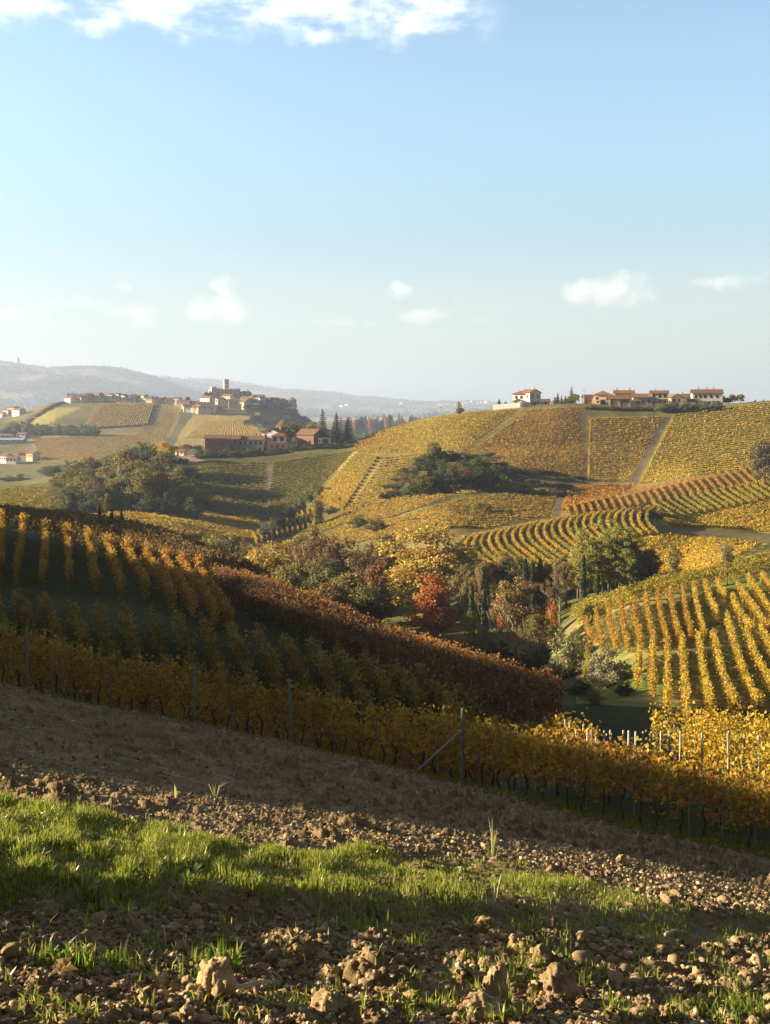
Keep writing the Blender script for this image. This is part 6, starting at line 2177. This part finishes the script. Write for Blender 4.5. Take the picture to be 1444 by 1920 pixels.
bp = np.random.default_rng(5)
VIL = 'houses of the castle village'
WALLS = [WHITE, CREAM, (0.62, 0.5, 0.4), (0.72, 0.66, 0.58), (0.55, 0.42, 0.34), (0.75, 0.6, 0.42)]
n = 0
for (u0, u1, v0, v1, m) in [(128, 168, 752, 751, 7), (168, 235, 749, 750, 13), (235, 300, 752, 754, 9), (318, 345, 757, 760, 4), (345, 385, 762, 766, 7), (350, 400, 770, 772, 7), (385, 415, 752, 757, 5), (415, 455, 760, 764, 6), (455, 520, 752, 757, 9), (520, 542, 757, 763, 3)]:
    for i in range(m):
        t = (i + 0.5) / m
        u = u0 + (u1 - u0) * t + bp.uniform(-2, 2); vb = v0 + (v1 - v0) * t + bp.uniform(-1, 2)
        w = bp.uniform(7, 14); h = bp.uniform(4.5, 8)
        far_house(u, 1396 + bp.uniform(-14, 22) - (vb - 752) * 2.2, w, bp.uniform(7, 10), h, bp.uniform(1.4, 2.4), WALLS[int(bp.integers(0, 6))], 'small tile-roofed house huddled in the village round the castle', VIL,
                  ['gable', 'cross', 'gable', 'hip'][int(bp.integers(0, 4))], bp.uniform(-.7, .3), (bp.uniform(.8, 1.2),) * 3, vb + 1.5)
        n += 1
for (u, vb, w, h, wall, lab) in [(158, 751, 20, 6, WHITE, 'long white house at the left of the castle village'), (389, 762, 15, 10, WHITE, 'tall white house with a lit gable left below the castle'), (428, 757, 14, 9, (0.8, 0.62, 0.45), 'tall peach house right under the castle wall'),
                                 (139, 751, 12, 5, PINK, 'pink house at the left tip of the castle village'), (181, 748, 16, 6, YELLW, 'yellow house in the middle of the left village street'), (457, 762, 12, 6, PINK, 'red-walled house right below the castle')]:
    far_house(u, 1376, w, 9, h, 2.2, wall, lab, None, 'gable', R(-35), (1.1, 1, 1), vb, 3)


def castle():
    u, Y = 428, 1424
    X = (u - CX) / F * Y
    zb = (HOR - 758) / F * Y
    root = empty('castle', (X, Y, zb), R(24))
    tag(root, 'grey-brown stone castle with a tall round tower above the village', 'castle')
    root.scale = (1.22, 1.22, 1.15)
    s = Y / F
    def part(name, x0, x1, y0, y1, z0, z1, col, notch=0.0):
        pcs = [box(x0, x1, y0, y1, z0, z1)]
        if notch:
            k = int((x1 - x0) / notch)
            for i in range(k):
                a = x0 + (i + .2) * (x1 - x0) / k
                pcs.append(box(a, a + 0.6 * (x1 - x0) / k, y0, y0 + .8, z1 + .005, z1 + 1.3))
        v, fs = merge(pcs)
        o = mesh_obj(name, v, fs, M_STONEWALL, root); o.color = (*col, 1)
        return o
    k = part('keep', -18, 10, -8, 8, -10, 15.5, (0.95, 0.85, 0.78), 2.8)
    for x in (-13, -7, -1, 5):
        v, f, t = box(x - .8, x + .8, -8.08, -7.9, 8, 11)
        mesh_obj('window', v, [f, t], M_PANE, k)
    part('corner_turret', -19.5, -15, -9.5, -5, -10, 18, (1.0, 0.9, 0.82))
    part('bailey', 10.3, 21, -10, 6, -10, 12, (0.85, 0.78, 0.74), 2.4)
    part('lower_wing', -2, 9, -14, -8.3, -10, 9, (1.05, 0.92, 0.8))
    th = 6.283
    v, f, c = tube([[-1.5, 3, 8], [-1.5, 3, 23], [-1.5, 3, 25.2], [-1.5, 3, 25.3], [-1.5, 3, 26.4]], [2.9, 2.85, 2.85, 3.2, 3.2], 20)
    tw = mesh_obj('round_tower', v, [f, c], M_STONEWALL, root); tw.color = (1.0, 0.93, 0.86, 1)
    for zz in (17, 21):
        v, f, t = box(-2.0, -1.0, -0.4, -0.1, zz, zz + 1.8)
        mesh_obj('slit_window', v, [f, t], M_PANE, tw)
    v, fs = merge(roof_pieces(11, 16, 12.2, 2.2, 'hip'))
    r = mesh_obj('roof', v + np.array([15.6, -2, 0]), fs, M_ROOF, root); r.color = (.8, .8, .8, 1)


castle()


def church():
    u, Y = 470, 1416
    X = (u - CX) / F * Y
    root = empty('church', (X, Y, (HOR - 757) / F * Y), R(-20))
    tag(root, 'grey church with a pointed bell tower right of the castle', 'church')
    v, f4, f3 = wall_piece(19, 9, 8, 3, 'gable', 8)
    o = mesh_obj('nave', v + np.array([8, 0, 0]), [f4, f3], M_PLASTER, root); o.color = (0.5, 0.45, 0.4, 1)
    v, fs = merge(roof_pieces(19, 9, 8, 3, 'gable'))
    o = mesh_obj('roof', v + np.array([8, 0, 0]), fs, M_ROOF, root); o.color = (.7, .7, .7, 1)
    v, f, t = box(-5.4, -1.7, -2, 2, -8, 12)
    o = mesh_obj('bell_tower', v, [f, t], M_PLASTER, root); o.color = (0.7, 0.6, 0.5, 1)
    v = np.array([[-5.6, -2.2, 12], [-1.5, -2.2, 12], [-1.5, 2.2, 12], [-5.6, 2.2, 12], [-3.55, 0, 18]], float)
    s = mesh_obj('spire', v, [np.array([[3, 2, 1, 0]]), np.array([[0, 1, 4], [1, 2, 4], [2, 3, 4], [3, 0, 4]])], M_ROOF, root); s.color = (.7, .7, .7, 1)


church()
for i, (u, vb, w, h, c, lab) in enumerate([(16, 778, 10, 6, CREAM, 'tan house at the far left farm on the shoulder'), (26, 775, 12, 7, (0.6, .4, .33), 'reddish farm block at the far left'), (36, 778, 12, 6, WHITE, 'small white-fronted house of the far left farm'), (6, 782, 8, 5, WHITE, 'white hut at the left edge by the far farm')]):
    far_house(u, 1330, w, 9, h, 2, c, lab, None, 'gable', R(-35), (1.1, 1, 1), vb, 2)
for i, (u, vb, w, h, c, lab, rz) in enumerate([(12, 869, 7, 6.5, WHITE, 'white house with a tiled roof, left of the roadside farm group', -30), (25, 870, 9, 4.5, WHITE, 'low white wing in the middle of the roadside farm group', -10), (46, 860, 7, 5.5, (.5, .36, .28), 'brown-roofed barn of the roadside farm group', -10), (62, 864, 8, 6.5, YELLW, 'yellow house at the right of the roadside farm group', -32)]):
    far_house(u, 950, w, 8, h, 2, c, lab, None, 'gable', R(rz), (1.1, 1, 1), vb, 3)
far_house(24, 1080, 24, 10, 4, 1.5, (0.5, 0.55, 0.6), 'long pale blue-roofed shed in the shade at the left', None, 'gable', R(-5), (1.6, 3.4, 6.0), 832, 4, M_METAL, 'shed', 'long_shed')
far_house(10, 1095, 14, 10, 4.5, 1.5, GREYW, 'grey workshop behind the blue-roofed shed', None, 'gable', R(-5), (1, 1.3, 1.5), 824, 3, None, 'workshop', 'workshop')
far_house(44, 1100, 10, 10, 4.5, 1.5, GREYW, 'grey house right behind the blue-roofed shed', None, 'gable', R(-15), (1, 1.2, 1.4), 822, 2, None, 'house', 'workshop')

# the white town on the farthest ridge, and single farms on the blue hills
TOWN = 'houses of the white town on the farthest ridge'
for i in range(46):
    t = bp.random() ** 0.7
    u = 818 + 100 * t
    Y = 10350 + bp.uniform(-60, 40)
    vb = np.interp(u, [818, 870, 905, 920], [758, 755, 750, 751]) + bp.uniform(0, 5)
    far_house(u, Y, bp.uniform(14, 24), 14, bp.uniform(11, 17), 4, (0.82, 0.78, 0.72), 'tiny pale house of the white town on the farthest ridge', TOWN, 'gable', bp.uniform(-1, .2), (1, 1, 1), vb + 2, 0)
for (u, v, Y, lab) in [(752, 758, 10200, 'lone white building on the far ridge left of the white town'), (640, 763, 8200, 'pale farm on the slope of the blue hills'), (650, 761, 8200, 'second pale farm building on the slope of the blue hills')]:
    far_house(u, Y, 30, 16, 13, 4, (0.85, 0.8, 0.75), lab, None, 'gable', R(-30), (1, 1, 1), v, 0)
far_house(586, 1950, 13, 8, 4, 1.5, (0.8, 0.78, 0.74), 'small white roof at the foot of the blue hills behind the cedar', None, 'gable', R(-30), (2.5, 4, 6), 798, 0)
far_house(35, 6720, 10, 10, 36, 9, (0.6, 0.55, 0.5), 'small bell tower breaking the skyline of the first blue ridge', None, 'hip', 0, (1, 1, 1), 684, 0, None, 'bell tower', 'bell_tower')
pole(925, 10500, 60, 'faint mast above the white town', 2.2)
# ---------------------------------------------------------------- the air between us and the hills
def build_haze():
    zmin, zmax = -90.0, 420.0
    v, f, t = box(-9500, 9500, -400, 14400, zmin, zmax)
    m, tt, out = mat('haze_air')
    pv = tt.n('ShaderNodeVolumePrincipled')
    pv.inputs['Color'].default_value = (0.60, 0.72, 1.0, 1)
    pv.inputs['Density'].default_value = 0.000135
    pv.inputs['Anisotropy'].default_value = 0.2
    tt.link(pv.outputs[0], out.inputs['Volume'])
    o = mesh_obj('haze', v, [f, t], m)
    tag(o, kind='stuff')


build_haze()
